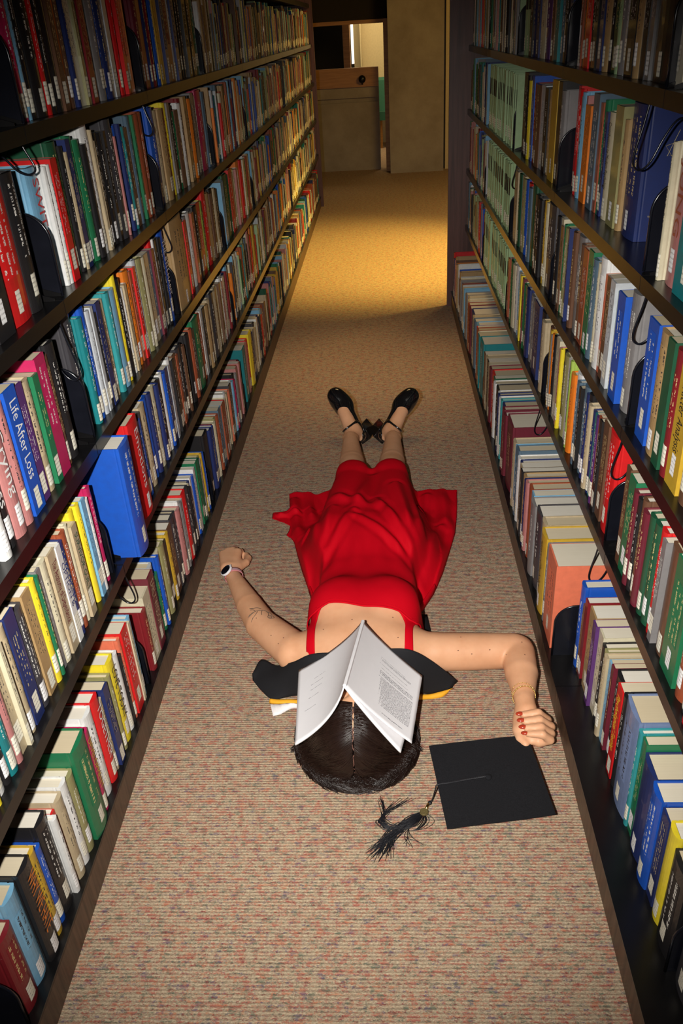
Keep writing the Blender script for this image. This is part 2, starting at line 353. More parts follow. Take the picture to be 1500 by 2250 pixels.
# side, shelf, from Y, to Y, spine X, gloss, books from front to back: colour code, thickness mm / height cm / title on the spine / lettering colour
ROWS = [
('left', 0, .795, 1.635, -.668, .5, "dr36/21 lb34/24 bk34/25/WHY_WE_HATE/orr gd22/24 bl16/22 bk32/25 wh12/22 rd10/22 be24/23 wh22/24 ol24/22 gn52/26 mg20/24/DEVELOPMENT/gd wh8/23 wh32/25 rd28/25/TOGETHER/wh be12/22 nv22/24 cr12/22 ol14/23 yl32/25/LOVE_TODAY/bk wh20/24 bk10/22 sm14/25 rd34/26 cr10/25 lb16/26"),
('left', 0, 1.715, 2.615, -.668, .4, "dr16/20 cr30/22 mr26/24/EARLY_WISDOM/be lg18/24/LOVING/nv gn14/19 bl10/24 cr16/24 ol20/24 bk16/23 gd14/24 br22/24 dk22/25 dk12/24 pk18/24 wh6/25 gy10/24 lg10/24 rd24/25 dk20/24 bk8/23 cr10/23 nv12/23 wh10/23 bl12/23 wh12/24 nv10/23 gn14/24 dg12/24 wh6/23 ol14/23 gd8/23 bl10/23"),
('left', 0, 2.685, 3.52, -.668, .3, "bk26/25 nv14/24 bl10/24 mr14/23 cr12/23 ol10/23 rb12/23 sl14/24 lb10/24 rb22/24 rd10/23 cr10/23 wh14/24 be10/23 sm12/23 dk16/24 wh14/24 lb10/23 mg12/22 bk12/24 gy10/23 pk16/24 rb10/24 pk12/24 mr12/24"),
('left', 0, 3.60, 4.42, -.668, .3, "tl24/25 pu10/23 pk22/24 rd14/24 yl28/26 nv20/23 gy14/23 be12/23 dk14/24 cr10/23 wh14/24 nv16/24 bk14/23 rd14/22 lb14/24 gy12/23 rb14/24 br14/24"),
('left', 1, .90, 1.585, -.668, .45, "pk10/21 yl8/21 wh24/22 bk14/22 tl20/22 pk14/23 be18/23 cr8/23 lb10/23 be18/24 nv28/25 dk28/23 tn26/24 yl16/24 gn10/24 gy14/24 cr24/24 be26/24/The_Anatomy_of_Dependence/mr wh16/24/OPTION_B/nv nv16/23 rb20/24 cr10/24 be20/23/SURVIVOR_GUILT/dg yl18/25 yl16/25 lb16/25 wh14/24 rd12/23/THE_HOW_OF_HAPPINESS/yl mg16/25"),
('left', 1, 1.655, 2.58, -.668, .4, "wh4/19 bl36/29 rb10/24 dr12/25 tq8/24 gy16/25 rd38/27/Emotions/wh lg10/24 bl18/23 dk12/24 be24/24 bl18/24 nv12/24 cr24/24 nv12/24 bk18/24 wh14/24 bl10/24 nv16/24 lg8/24 wh14/25 bk12/24 br16/24 rb10/23 dk22/24 bk12/24 br12/23"),
('left', 1, 2.63, 3.50, -.668, .3, "bk16/24 rb12/24 dk14/23 gn36/25 rb20/24 wh12/24 bk16/24 tn16/24 bk10/23 be16/24 dk22/25 be20/24 tn14/24 be12/24 br12/24 wh14/25 pk8/23 wh14/24 nv20/24 dr8/24 lb16/26"),
('left', 2, 1.02, 1.60, -.672, .4, "gn16/22 dk26/24 wh22/24/GOODBYE_TO_SHY/rd wh14/24 bk18/24/Shyness/wh pk20/24/Crying/wh pk16/24 bl22/25/Life_After_Loss/wh pu16/24 be20/23 gn12/23 mg22/25 br14/24 bk20/25"),
('left', 2, 1.685, 2.555, -.672, .4, "dk24/27 tl12/25 bl14/26 lg10/25 lg8/25 bk8/23 nv14/25 tn12/24 be12/24 tq12/25 lb24/25 yl10/27 bk16/26 wh8/23 be10/23 wh6/23 orr20/25 rb10/24 rd10/25 lg14/26 ol18/26 cr16/25 be22/25 sl14/25 mr12/25 rd12/27 wh6/27 bk14/26 bk12/26 bl24/27/THE_8TH_HABIT/wh"),
('left', 2, 2.615, 3.49, -.672, .35, "tn46/28 tn10/25 rd10/24 gy12/25 wh18/25 rb10/24 bk18/25 rd16/25 lm14/25 br10/24 rd18/28 tn16/25 br10/24 bk14/25 be8/25 bk12/24"),
('left', 2, 3.56, 4.40, -.672, .35, "lb18/25 sl12/25 dg30/26 dg12/25 rd22/26 tn8/24 yl8/25 cr12/24 pk12/24 wh8/24 orr26/26 rd12/26 br12/24 cr12/25 gn12/25 wh14/25 rb12/25 be10/25"),
('left', 3, 1.22, 1.60, -.678, .5, "lb16/24/PERSONALITY/wh mr14/24 pk10/24 bk20/25 rd30/25 bk16/25"),
('left', 3, 1.685, 2.555, -.678, .6, "lb30/24/SWITCH/rd wh8/24 wh8/24 rd18/25 dg26/27 bk10/26 be8/25 nv14/27 gn16/27 gn18/26 bk14/25 wh24/29 be6/27 be10/25 bk16/26 bk20/26 bk10/26 dk26/28 pk6/24 lg12/26 bl8/26 nv10/26 tq16/25 be8/25 br14/25 sl10/27 bk24/27 gn8/27 rb22/27 rb24/27"),
('left', 3, 2.62, 3.49, -.678, .5, "bl22/27 be14/26 tn18/26 dr12/26 yl10/27 gy10/27 bk14/26 gn8/24 br14/24 wh14/26 dr12/27 tn14/27 bk10/26 orr12/26 bk8/27 gy14/27 nv10/26 wh10/26 mg32/27 sl10/26"),
('left', 4, 1.70, 2.53, -.676, .75, "mg18/25 lb8/25 bk14/25 bk24/26 rd12/25 bk12/26 bk18/26 br14/26 orr14/26 br16/26 nv8/25 cr16/26 ol8/26 bk14/26 dr16/26 nv16/26 gy20/26 bl10/26 nv16/26 gy10/26 lg14/26 bk14/26 rd10/26 rd10/26 rd10/26 sm32/26"),
('left', 4, 2.62, 3.49, -.676, .6, "mr14/26 dr16/26 nv12/26 dr14/26 dr14/26 bl12/26 gd12/26 gd20/26 nv14/26 mr24/26 lg14/26 nv14/26 br14/26 be8/26 bk14/26 bk20/26 bk20/26 bk20/26 br12/26 dg14/26 tl14/26"),
('right', 0, .70, .88, .475, .5, "rd34/24 lg14/22 dk30/24"),
('right', 0, .90, 1.735, .475, .5, "bk38/23 yl24/25 nv20/24 bl30/25 nv40/25 gn14/27 tq10/27 fb48/28 bk14/26 rd20/26/Psychological_Testing/yl bk28/25 mr10/25 lb14/24 be12/24 ol10/24 bk14/24 cr22/25 pu16/25 tn30/25 tq10/23 dr14/24 br8/22 bl20/26"),
('right', 0, 1.785, 2.60, .420, .4, "sm54/27 gy18/25 gd34/26/History_of_Psychology/bk be26/26 dk36/26 gy30/25 lb18/25 rb22/25 pk14/25 nv14/24 tn16/24 bk14/24 be18/24 nv14/24 wh16/24 sl24/25 lb10/25 be22/25"),
('right', 0, 2.66, 3.50, .420, .3, "mr42/26 mr14/25 mr12/25 nv20/25 tq8/25 wh14/24 nv10/24 wh10/24 bk22/24 wh14/24 dg12/24 rd24/24 mr16/24 cr12/24 bk16/24 be14/24 br16/24"),
('right', 0, 3.55, 4.42, .420, .3, "tl26/25 tl12/25 cr12/24 rb10/24 rd8/24 lb14/24 sl14/24 be10/24 nv24/24 mr14/24 rb12/24 cr12/24 be12/24 gy12/24"),
('right', 1, .98, 1.61, .505, .4, "orr18/24 bk18/24 rd16/24 dk20/24 rb18/23 gn34/25 br26/24 gy10/24 rd14/24 dg16/24 dg14/24 mr14/23 br12/24 bk10/23 mr12/23 gn22/24 br14/25"),
('right', 1, 1.705, 2.56, .505, .4, "rd38/26 br24/26 bk12/25 rb10/25 pu12/24 tl16/23 nv14/23 be14/24 bk16/25 nv12/24 sl20/25 bk12/24 sl14/24 wh24/25 orr20/24 lm8/26 nv16/25 wh12/25 ol24/25 bk10/25 yl8/25 pk20/24 cr24/26 bk12/26 lm10/25 orr12/25 gy8/24 gd10/25 br20/25"),
('right', 1, 2.61, 3.48, .505, .3, "be16/24 bk22/25 nv30/26 gy26/24 gy18/24 nv16/25 gn18/25 gn8/24 cr12/24 mr10/25 yl8/25 cr12/25 lb12/25 wh20/26 cr18/25 gn20/25 pk12/25 rb12/24"),
('right', 2, 1.16, 1.60, .508, .35, "bk22/24 rb26/25 br20/24 gd26/25/Character_Analysis/bk dr16/25 dg16/25 tn26/25 bl26/25"),
('right', 2, 1.695, 2.555, .508, .35, "gy26/26 bl26/24 wh5/23 tl10/23 lg18/25 br22/24 sm14/24 wh24/27 cr10/25 sl18/25 gn22/26 bk8/25 rb22/25 br14/25 gy30/26 br14/26 sl14/26 nv8/26 rb12/25 ol18/25 gn8/25 br14/24 cr14/26 bk16/26"),
('right', 2, 2.61, 3.48, .508, .35, "dk32/27 cr8/26 gd8/26 bk14/25 bk14/25 bk14/25 br10/25 dg20/27 sl12/25 rd18/26 bl10/26 ol12/26 be14/26 dg14/26 be18/26 tn22/26"),
('right', 3, 1.36, 1.605, .515, .4, "gd20/24 tl36/25 pk28/25/JUNG/rb cr5/24"),
('right', 3, 1.905, 2.565, .535, .45, "nv46/27 tn12/24 ol28/26 mr8/24 cr24/24/Contributions_to_Modern_Psychology/bk nv10/24 gn10/26 rb12/25 sl26/27 dr10/26 orr26/24 pk8/26 lb14/26 gy8/25 rd16/27 rd14/27"),
('right', 3, 2.61, 3.40, .515, .4, "gy10/26 bk14/28 gd22/28 be12/26 tn12/25 bk14/25 lg16/25 br22/25 dr16/25 bl12/27 yl10/25 bk10/26 bk24/27"),
('right', 4, 1.56, 1.70, .520, .6, "be18/26 cr18/26"),
('right', 4, 1.72, 2.53, .520, .7, "bk52/26/PS/lb gy12/26 bk14/26 tn14/26 bk24/26 lg16/26 gy14/26 mt10/26 dg18/26 bk14/26 tn16/26 nv14/26 yl6/26 bk16/26 bk16/26 rd18/26 orr16/26 br14/26 rb12/26"),
('right', 4, 2.61, 3.48, .520, .6, "nv10/26 wh6/26 bk20/26 sl14/26 tl14/26 be8/26 br8/26 rd20/26 pu20/26 cr24/26 nv16/26 nv14/26 bk16/26 bk16/26 mt12/26 mt12/26"),
]
SHN = ['bottom shelf', 'second shelf up', 'third shelf up', 'fourth shelf up', 'top visible shelf']
def parse(row):
    side, k, ya, yb, xs, gl, s = row
    toks = []
    for t in s.split():
        p = t.split('/'); i = len(p[0].rstrip('0123456789')); code = p[0][:i]; th = int(p[0][i:])/1000; h = int(p[1])/100
        toks.append((code, th, h, p[2].replace('_', ' ') if len(p) > 2 else None, p[3] if len(p) > 3 else None))
    sc = (yb-ya)/sum(t[1] for t in toks); y = ya; out = []
    for j, (code, th, h, title, ink) in enumerate(toks):
        w = th*sc
        out.append(dict(side=side, k=k, y0=y+0.0004, y1=y+w-0.0004, x=xs+rng.uniform(-.006, .006), h=h+rng.uniform(-.004, .004), d=min(.215, h*rng.uniform(.66, .74)), code=code, title=title, ink=ink, gl=gl, j=j, n=len(toks),
                        prev=toks[j-1][0] if j else None, next=toks[j+1][0] if j+1 < len(toks) else None, row=(side, k, ya), pb=rng.rand() < .3, lab=rng.rand() < .93, lz=rng.uniform(.006, .03)))
        y += w
    return out
ALL = []
for r in ROWS: ALL += parse(r)
TWEAK = {('left', 1, 1.655, 0): dict(x=-.705), ('left', 1, 1.655, 1): dict(x=-.612, d=.225), ('left', 1, 1.655, 6): dict(x=-.646), ('left', 1, 1.655, 4): dict(x=-.70), ('left', 0, .795, 11): dict(x=-.655),
         ('right', 0, .90, 7): dict(x=.470), ('left', 2, 1.685, 0): dict(x=-.685), ('left', 3, 1.685, 0): dict(x=-.690), ('left', 2, 2.615, 0): dict(x=-.660)}
for bk in ALL:
    tw = TWEAK.get((bk['side'], bk['k'], bk['row'][2], bk['j']))
    if tw: bk.update(tw); bk['pb'] = False
# rows farther down the aisle
FARC = "bk nv mr dr rd rb br tn be cr wh gy lg gn dg tl bl lb gd ol orr pk sl mt dk cr be br bk tn".split()
for side, ymax in (('left', 8.98), ('right', 5.30)):
    for k in range(5):
        done = max(r[3] for r in ROWS if r[0] == side and r[1] == k)
        y = done+0.06
        while y < ymax-0.05:
            nb = (y-YJ)/BAY; yend = min(ymax-0.02, YJ+BAY*(math.floor(nb)+1)-0.02)
            if side == 'right' and k in (1, 2, 3) and y < 4.4 and y > 3.3:
                toks = ' '.join(['mt16/26']*int((yend-y)/0.019))
            else:
                L = []; tot = 0
                while tot < (yend-y)*rng.uniform(.9, .97): 
                    th = int(rng.choice([8, 10, 12, 14, 16, 18, 22, 26, 32])); tot += th/1000*1.12
                    L.append('%s%d/%d' % (FARC[rng.randint(len(FARC))], th, rng.choice([20, 22, 23, 24, 24, 25, 26, 27])))
                toks = ' '.join(L)
            if toks: 
                xs = {'left': -.670, 'right': .505}[side] if not (side == 'right' and k == 0) else .420
                for bkk in parse((side, k, y, yend-rng.uniform(0.01, .06), xs, .35, toks)): bkk['far'] = True; ALL.append(bkk)
            y = yend+0.045
def project(p):
    q = Vector(p)-Vector((0, 0, 1.6)); z = q.dot(FWD); return (750+1814.13*q.dot(RIGHT)/z, 1125+1814.13*(-q.dot(UP))/z, z)
def score(bk):
    s = -1 if bk['side'] == 'left' else 1; z0 = ZS[bk['k']]
    y = (bk['y0']+bk['y1'])/2; u, v, d = project((bk['x'], y, z0+bk['h']*.5))
    u1, v1, _ = project((bk['x'], y, z0)); u2, v2, _ = project((bk['x'], y, z0+bk['h']))
    if not ((-10 < u < 1510 and -30 < v < 2260) or (0 < u1 < 1500 and 0 < v1 < 2250)): return -1
    a, bb, _ = project((bk['x'], bk['y0'], z0+.1)); c, dd, _ = project((bk['x'], bk['y1'], z0+.1))
    return math.hypot(a-c, bb-dd)*math.hypot(u2-u1, v2-v1) + (900 if bk['title'] else 0)
for bk in ALL: bk['score'] = -1 if bk.get('far') else score(bk)
ALL.sort(key=lambda q: -q['score'])
IND = [q for q in ALL[:318] if q['score'] > 0]; REST = [q for q in ALL[len(IND):]]

def book_geo(bk):
    """returns verts/faces lists for cover, pages, label patch, lettering patch (world space)"""
    s = -1 if bk['side'] == 'left' else 1; X = bk['x']; z0 = ZS[bk['k']]+.0005; h = bk['h']; d = min(bk['d'], (abs(XL) if s < 0 else XR)+.25-.023-abs(X))
    y0, y1 = bk['y0'], bk['y1']; t = y1-y0; ym = (y0+y1)/2; pb = bk['pb']; bt = .0012 if pb else .0028
    bt = min(bt, t*.2); bul = 0 if pb else min(.006, t*.16); hz = .004 if not pb else 0.0
    outer = [(d, -t/2)]
    if not pb: outer += [(.0125+bul, -t/2), (.010+bul, -t/2+.0012), (.0065+bul, -t/2+.0002)]
    for a in (-1, -.86, -.6, -.3, 0, .3, .6, .86, 1):
        if pb and abs(a) not in (1, 0): continue
        outer.append((bul*(a*a), a*t/2*(.985 if abs(a) == 1 and not pb else 1)))
    if not pb: outer += [(.0065+bul, t/2-.0002), (.010+bul, t/2-.0012), (.0125+bul, t/2)]
    outer.append((d, t/2))
    inner = [(d, t/2-bt), (.004+bul, t/2-bt), (.004+bul, -t/2+bt), (d, -t/2+bt)]
    prof = outer+inner; n = len(prof)
    P = lambda x, y, z: (X+s*x, ym+y, z0+z)
    cv = [P(x, y, 0) for x, y in prof]+[P(x, y, h) for x, y in prof]
    cf = [(i, (i+1) % n, (i+1) % n+n, i+n) if s < 0 else (i, i+n, (i+1) % n+n, (i+1) % n) for i in range(n)]
    cf += [tuple(range(n)) if s > 0 else tuple(range(n-1, -1, -1)), tuple(range(2*n-1, n-1, -1)) if s > 0 else tuple(range(n, 2*n))]
    pz0, pz1, pd = (hz*.8, h-hz, d-hz)
    px = .0045+bul; e = t/2-bt-.0002; pr = [(pd, -e), (px, -e)]+[(px-(min(bul, .003))*(1-a*a)+0.0005, a*e) for a in (-.5, 0, .5)]+[(px, e), (pd, e), (pd-min(.004, t*.12), 0)]
    if pb: pr = [(pd-.0006, -e), (px, -e), (px, e), (pd-.0006, e)]; pz1 = h-.0004
    m = len(pr); pv = [P(x, y, pz0) for x, y in pr]+[P(x, y, pz1) for x, y in pr]
    pf = [(i, (i+1) % m, (i+1) % m+m, i+m) if s < 0 else (i, i+m, (i+1) % m+m, (i+1) % m) for i in range(m)]
    pf += [tuple(range(m)) if s > 0 else tuple(range(m-1, -1, -1)), tuple(range(2*m-1, m-1, -1)) if s > 0 else tuple(range(m, 2*m))]
    def patch(za, zb, wf, off):
        K = 4; vs = []; uv = []
        for q in range(K+1):
            a = (-1+2*q/K)*wf
            for zz in (za, zb):
                vs.append(P(bul*a*a-off, a*t/2, zz)); uv.append((q/K, (zz-za)/(zb-za)))
        fs = [(2*q, 2*q+2, 2*q+3, 2*q+1) if s < 0 else (2*q, 2*q+1, 2*q+3, 2*q+2) for q in range(K)]
        return vs, fs, uv
    return (cv, cf), (pv, pf), patch, t, ym, s, z0
def setattrs(me, data):
    for name, kind, vals in data:
        a = me.attributes.new(name, kind, 'POINT' if kind != 'FLOAT_COLOR' else 'POINT')
        arr = np.asarray(vals, np.float32).ravel()
        a.data.foreach_set('color' if kind == 'FLOAT_COLOR' else ('vector' if kind == 'FLOAT_VECTOR' else 'value'), arr)
def c4(c): return (c[0], c[1], c[2], 1.0)
def ink_for(code):
    c = PAL[code][1]; return (.03, .03, .035) if sum(c) > .75 else ((.62, .5, .22) if code in ('mr', 'dg', 'nv', 'br', 'dr', 'gn') else (.7, .68, .62))
PAGEC = [(.70, .62, .45), (.76, .71, .58), (.62, .53, .36), (.80, .77, .68)]
def text_mesh(text, size, z_start, ymid, X, s, maxlen):
    cu = bpy.data.curves.new('lettering', 'FONT'); cu.body = text; cu.size = 1.0; cu.align_x = 'CENTER'; cu.align_y = 'CENTER'; cu.resolution_u = 2
    ob = bpy.data.objects.new('tmp', cu); COL.objects.link(ob)
    bpy.context.view_layer.update()
    me = bpy.data.meshes.new_from_object(ob.evaluated_get(bpy.context.evaluated_depsgraph_get()))
    vs = [v.co.copy() for v in me.vertices]; fs = [tuple(p.vertices) for p in me.polygons]
    bpy.data.objects.remove(ob); bpy.data.curves.remove(cu); bpy.data.meshes.remove(me)
    w = max(v.x for v in vs)-min(v.x for v in vs); sx = maxlen/w; sy = size/0.72
    sx = min(sx, sy*1.25)
    out = []
    for v in vs:      # reads from the top of the spine down
        out.append((X, ymid+(v.y*sy)*(1 if s < 0 else -1), z_start-v.x*sx))
    return out, fs
def cname(c): return PAL[c][0]
def flat_text(text):
    cu = bpy.data.curves.new('lettering', 'FONT'); cu.body = text; cu.size = 1.0; cu.align_x = 'LEFT'; cu.align_y = 'BOTTOM_BASELINE' if hasattr(cu, 'x') else 'BOTTOM'; cu.resolution_u = 2
    ob = bpy.data.objects.new('tmp', cu); COL.objects.link(ob); bpy.context.view_layer.update()
    me = bpy.data.meshes.new_from_object(ob.evaluated_get(bpy.context.evaluated_depsgraph_get()))
    vs = [v.co.copy() for v in me.vertices]; fs = [tuple(p.vertices) for p in me.polygons]
    bpy.data.objects.remove(ob); bpy.data.curves.remove(cu); bpy.data.meshes.remove(me); return vs, fs
def ordinal(n):
    w = ['first', 'second', 'third', 'fourth', 'fifth', 'sixth', 'seventh', 'eighth', 'ninth', 'tenth', 'eleventh', 'twelfth', 'thirteenth', 'fourteenth', 'fifteenth', 'sixteenth', 'seventeenth', 'eighteenth', 'nineteenth', 'twentieth']
    return w[n-1] if n <= 20 else 'twenty-'+w[n-21] if n < 30 else 'thirtieth' if n == 30 else 'thirty-'+w[n-31]
SECN = {}
def section_word(ya):
    n = int(math.floor((ya+.06-YJ)/BAY))+1
    return ORD[max(0, n)]+' section'
LABELS_USED = set()
for bk in IND:
    (cv, cf), (pv, pf), patch, t, ym, s, z0 = book_geo(bk)
    col = PAL[bk['code']][1]; org = (bk['x'], ym, z0)
    thick = 'thin' if t < .014 else 'thick' if t > .032 else ''
    cn = cname(bk['code'])
    lab = (thick+' '+cn).strip()+' book'
    if bk['title']: lab += ' titled '+bk['title'] if bk['title'] not in ('JUNG', 'PS') else ' with big lettering'
    where = ' on the %s %s, %s' % (bk['side'], SHN[bk['k']], section_word(bk['row'][2]))
    if bk['prev'] and bk['next']:
        cand = lab+', '+'%s in line' % ordinal(bk['j']+1)+where
    else: cand = lab+(', first' if not bk['prev'] else ', last')+' in line'+where
    lab = cand[:1].lower()+cand[1:]
    if len(lab.split()) > 16: lab = lab.replace(' in line', '')
    if len(lab.split()) > 16: lab = lab.replace(' titled '+(bk['title'] or ''), '')
    o = mesh('book', cv, cf, M['cover'], None, org)
    tag(o, lab, 'book', 'books on the %s %s' % (bk['side'], SHN[bk['k']]))
    setattrs(o.data, [('Col', 'FLOAT_COLOR', [c4(col)]*len(cv)), ('gloss', 'FLOAT', [bk['gl']]*len(cv))])
    p = mesh('page_block', pv, pf, M['pages'], o); pc = PAGEC[rng.randint(4)]
    setattrs(p.data, [('Col', 'FLOAT_COLOR', [c4(pc)]*len(pv))])
    if bk['lab'] and t > .007:
        vs, fs, uv = patch(bk['lz'], bk['lz']+.042, .97 if t < .02 else min(.97, .021/t), .0005)
        q = mesh('call_number_label', vs, fs, M['print'], o)
        lc = (.82, .79, .66) if rng.rand() < .75 else (.88, .88, .88)
        setattrs(q.data, [('Col', 'FLOAT_COLOR', [c4(lc)]*len(vs)), ('Ink', 'FLOAT_COLOR', [(.22, .21, .19, 1)]*len(vs)), ('luv', 'FLOAT_VECTOR', [(u*.8+.1*bk['j'], (1-v)*5-.5, bk['j']*3.1) for u, v in uv])])
    if bk['title']:
        big = bk['title'] in ('PS',)
        vs, fs = text_mesh(bk['title'], min(t*.62, .030), z0+bk['h']*.60, ym, bk['x']-s*-0.0 + (-s)*.0009, s, bk['h']*.62)
        inkc = PAL[bk['ink']][1]
        q = mesh('title_lettering', vs, fs, flatmat('lettering_'+cname(bk['ink']).replace(' ', '_'), inkc, .5), o)
    elif t > .010 and rng.rand() < .85:
        za, zb = bk['h']*rng.uniform(.30, .42), bk['h']*rng.uniform(.80, .93)
        vs, fs, uv = patch(za, zb, .62, .0004)
        q = mesh('title_lettering', vs, fs, M['print'], o); ik = ink_for(bk['code']); L = (zb-za)/.20
        nl = 1 if t < .018 else 2 if rng.rand() < .5 else 3
        setattrs(q.data, [('Col', 'FLOAT_COLOR', [c4(col)]*len(vs)), ('Ink', 'FLOAT_COLOR', [c4(ik)]*len(vs)), ('luv', 'FLOAT_VECTOR', [(v*L, u*nl, bk['j']*5.3+bk['k']*1.7) for u, v in uv])])
# details of single volumes: coloured bands and cover print
def find(side, k, ya, j):
    for bk in IND:
        if bk['row'] == (side, k, ya) and bk['j'] == j: return bk
def book_obj(bk):
    for o in COL.objects:
        if o.name.startswith('book') and o.get('category') == 'book' and abs(o.location.y-(bk['y0']+bk['y1'])/2) < 1e-5 and abs(o.location.x-bk['x']) < 1e-5: return o
def cover_text(bk, lines, col, name='cover_lettering'):
    """print on the board facing the camera: (text, depth from spine, height from bottom, letter height)"""
    o = book_obj(bk)
    if o is None: return
    s = -1 if bk['side'] == 'left' else 1; z0 = ZS[bk['k']]
    V, F = [], []
    for text, dx, dz, hh in lines:
        vs, fs = flat_text(text); n = len(V); w = max(v.x for v in vs)
        for v in vs:
            x = v.x*hh/.72
            V.append((bk['x']+s*(dx)+ (x if s > 0 else x-w*hh/.72), bk['y0']-.0006, z0+dz+v.y*hh/.72))
        F += [tuple(i+n for i in f) for f in fs]
    mesh(name, V, F, col, o)
bk = find('right', 0, .90, 7)
if bk: cover_text(bk, [('F', .062, .185, .030), ('T', .052, .150, .030)], flatmat('lettering_white', (.8, .8, .78)))
bk = find('left', 3, 1.685, 0)
if bk: cover_text(bk, [('TO STICK', .03, .205, .009)], flatmat('lettering_white', (.8, .8, .78)))
bk = find('left', 2, 1.685, 12)
if bk: cover_text(bk, [('strategies for', .045, .222, .006), ('professional success', .02, .21, .007)], flatmat('lettering_yellow', (.86, .68, .03)))
bk = find('right', 4, 1.72, 0)
if bk: cover_text(bk, [('PS', .05, .13, .045)], flatmat('lettering_light_blue', (.2, .42, .66)))
bk = find('right', 3, 1.905, 0)
if bk:
    cover_text(bk, [('Fields of', .105, .17, .016), ('Psychology', .105, .145, .016), ('THE UNIVERSITY', .03, .05, .004), ('SERIES IN', .04, .043, .004), ('PSYCHOLOGY', .035, .036, .004)], flatmat('lettering_gold', (.45, .36, .16)))
    o = book_obj(bk)
    if o:
        b = B(); y = bk['y0']-.0012; x0 = bk['x']; z0 = ZS[3]
        star = [(.075, .225), (.055, .175), (.085, .178), (.10, .21), (.05, .195), (.072, .165), (.092, .155)]
        b.tube([(x0+p[0], y, z0+p[1]) for p in star], .0006, 4); b.tube([(x0+.103, y, z0+.262), (x0+.098, y, z0+.06)], .0004, 4)
        b.build('gold_star_emblem', flatmat('lettering_gold', (.45, .36, .16)), o)
bk = find('left', 1, 1.655, 6)
if bk:
    o = book_obj(bk); b = B(); y = bk['y0']-.0007; x = bk['x']-.055; z = ZS[1]+.125
    b.add([(x+.024*math.cos(a*math.pi/12), y, z+.024*math.sin(a*math.pi/12)) for a in range(24)], [tuple(range(24))]); b.build('gold_seal', flatmat('lettering_gold', (.45, .36, .16)), o)
# the book of the "THE M" cover on the right bottom shelf
for bk2 in IND:
    if bk2['row'] == ('right', 0, 1.785) and bk2['j'] == 17:
        cover_text(bk2, [('THE MIND', .075, .222, .015)], flatmat('lettering_white', (.8, .8, .78)))
# everything past the countable ones: one mesh
CV, CF, CM, CC, CI, CU, CG = [], [], [], [], [], [], []
def put(vs, fs, m, col, ink=None, luv=None, gl=0.3):
    n = len(CV); CV.extend(vs); CF.extend([tuple(i+n for i in f) for f in fs]); CM.extend([m]*len(fs)); CC.extend([c4(col)]*len(vs))
    CI.extend([c4(ink or (0, 0, 0))]*len(vs)); CU.extend(luv or [(0, 0, 0)]*len(vs)); CG.extend([gl]*len(vs))
for bk in REST:
    (cv, cf), (pv, pf), patch, t, ym, s, z0 = book_geo(bk); col = PAL[bk['code']][1]
    put(cv, cf, 0, col, gl=bk['gl']); put(pv, pf, 1, PAGEC[rng.randint(4)])
    if bk['lab'] and t > .006:
        vs, fs, uv = patch(bk['lz'], bk['lz']+.042, .97 if t < .02 else min(.97, .021/t), .0005)
        put(vs, fs, 2, (.80, .76, .60), (.06, .06, .07), [(u*.8+.1*bk['j'], (1-v)*5-.5, bk['j']*3.1) for u, v in uv])
    if t > .012 and bk['code'] == 'mt':
        vs, fs, uv = patch(bk['h']*.55, bk['h']*.80, .9, .0004); put(vs, fs, 0, (.02, .02, .02), gl=.3)
    elif t > .012:
        za, zb = bk['h']*.36, bk['h']*.86; vs, fs, uv = patch(za, zb, .62, .0004)
        put(vs, fs, 2, col, ink_for(bk['code']), [(v*.6, u, bk['j']*5.3+bk['k']*1.7) for u, v in uv])
# books of the neighbouring aisle, seen over the tops of these
for side in ('left', 'right'):
    for k in range(0, 5):
        y = .9; xs = (XL-.49) if side == 'left' else (XR+.49)
        while y < (8.9 if side == 'left' else 5.2):
            th = rng.uniform(.012, .035)
            if rng.rand() < .93:
                h = rng.choice([.20, .22, .24, .25, .26]); code = FARC[rng.randint(len(FARC))]; col = PAL[code][1]
                b = B(); d = h*.68; lo, hi = sorted((xs, xs+(d if side == 'left' else -d)))
                b.box(lo, hi, y, y+th-.001, ZS[k]+.0005, ZS[k]+h); put(b.v, b.f, 0, col)
                b = B(); b.box(lo-.0005 if side == 'right' else lo, hi+.0005 if side == 'left' else hi, y+.003, y+th-.004, ZS[k]+.004, ZS[k]+h-.003); put(b.v, b.f, 1, PAGEC[1])
            y += th
o = mesh('distant_books', CV, CF, None, None, (0, 0, 0), mats=[M['cover'], M['pages'], M['print']], fmat=CM)
setattrs(o.data, [('Col', 'FLOAT_COLOR', CC), ('Ink', 'FLOAT_COLOR', CI), ('luv', 'FLOAT_VECTOR', CU), ('gloss', 'FLOAT', CG)])
tag(o, 'many small books filling the far sections of both stacks', 'books', 'books in the distance'); o['kind'] = 'stuff'

# ------------------------------------------------------------------ bookends and wire supports
def bookend(side, k, y, h=.165, w=.125, dx=.012, label=''):
    s = -1 if side == 'left' else 1; X = (XL if side == 'left' else XR) + s*dx; z = ZS[k]+.0004
    if side == 'right' and k == 0: X = XR0+s*dx
    t = thing('bookend', label, 'bookend', (X+s*w/2, y, z), 'black bookends')
    r = .055; pts = [(X, z), (X+s*w, z), (X+s*w, z+h)]
    for i in range(9):
        a = math.pi/2*(i/8); pts.append((X+s*(r-r*math.sin(a)), z+h-r+r*math.cos(a)))
    b = B(); b.prism(pts, 1, y, y+.0022); b.build('plate', M['bookend_metal'], t)
    rim = [(p[0], y-.0002, p[1]) for p in pts[2:]]+[(X, y-.0002, z+.001)]
    b = B(); b.tube(rim, .0028, 8); b.build('rolled_rim', M['bookend_metal'], t, smooth=True)
    b = B(); b.sphere((X+s*w*.52, y-.003, z+h*.66), (.007, .003, .007)); b.build('rivet', flatmat('chrome', (.55, .55, .56), .15), t, smooth=True)
NE = ['first', 'second', 'third', 'fourth']
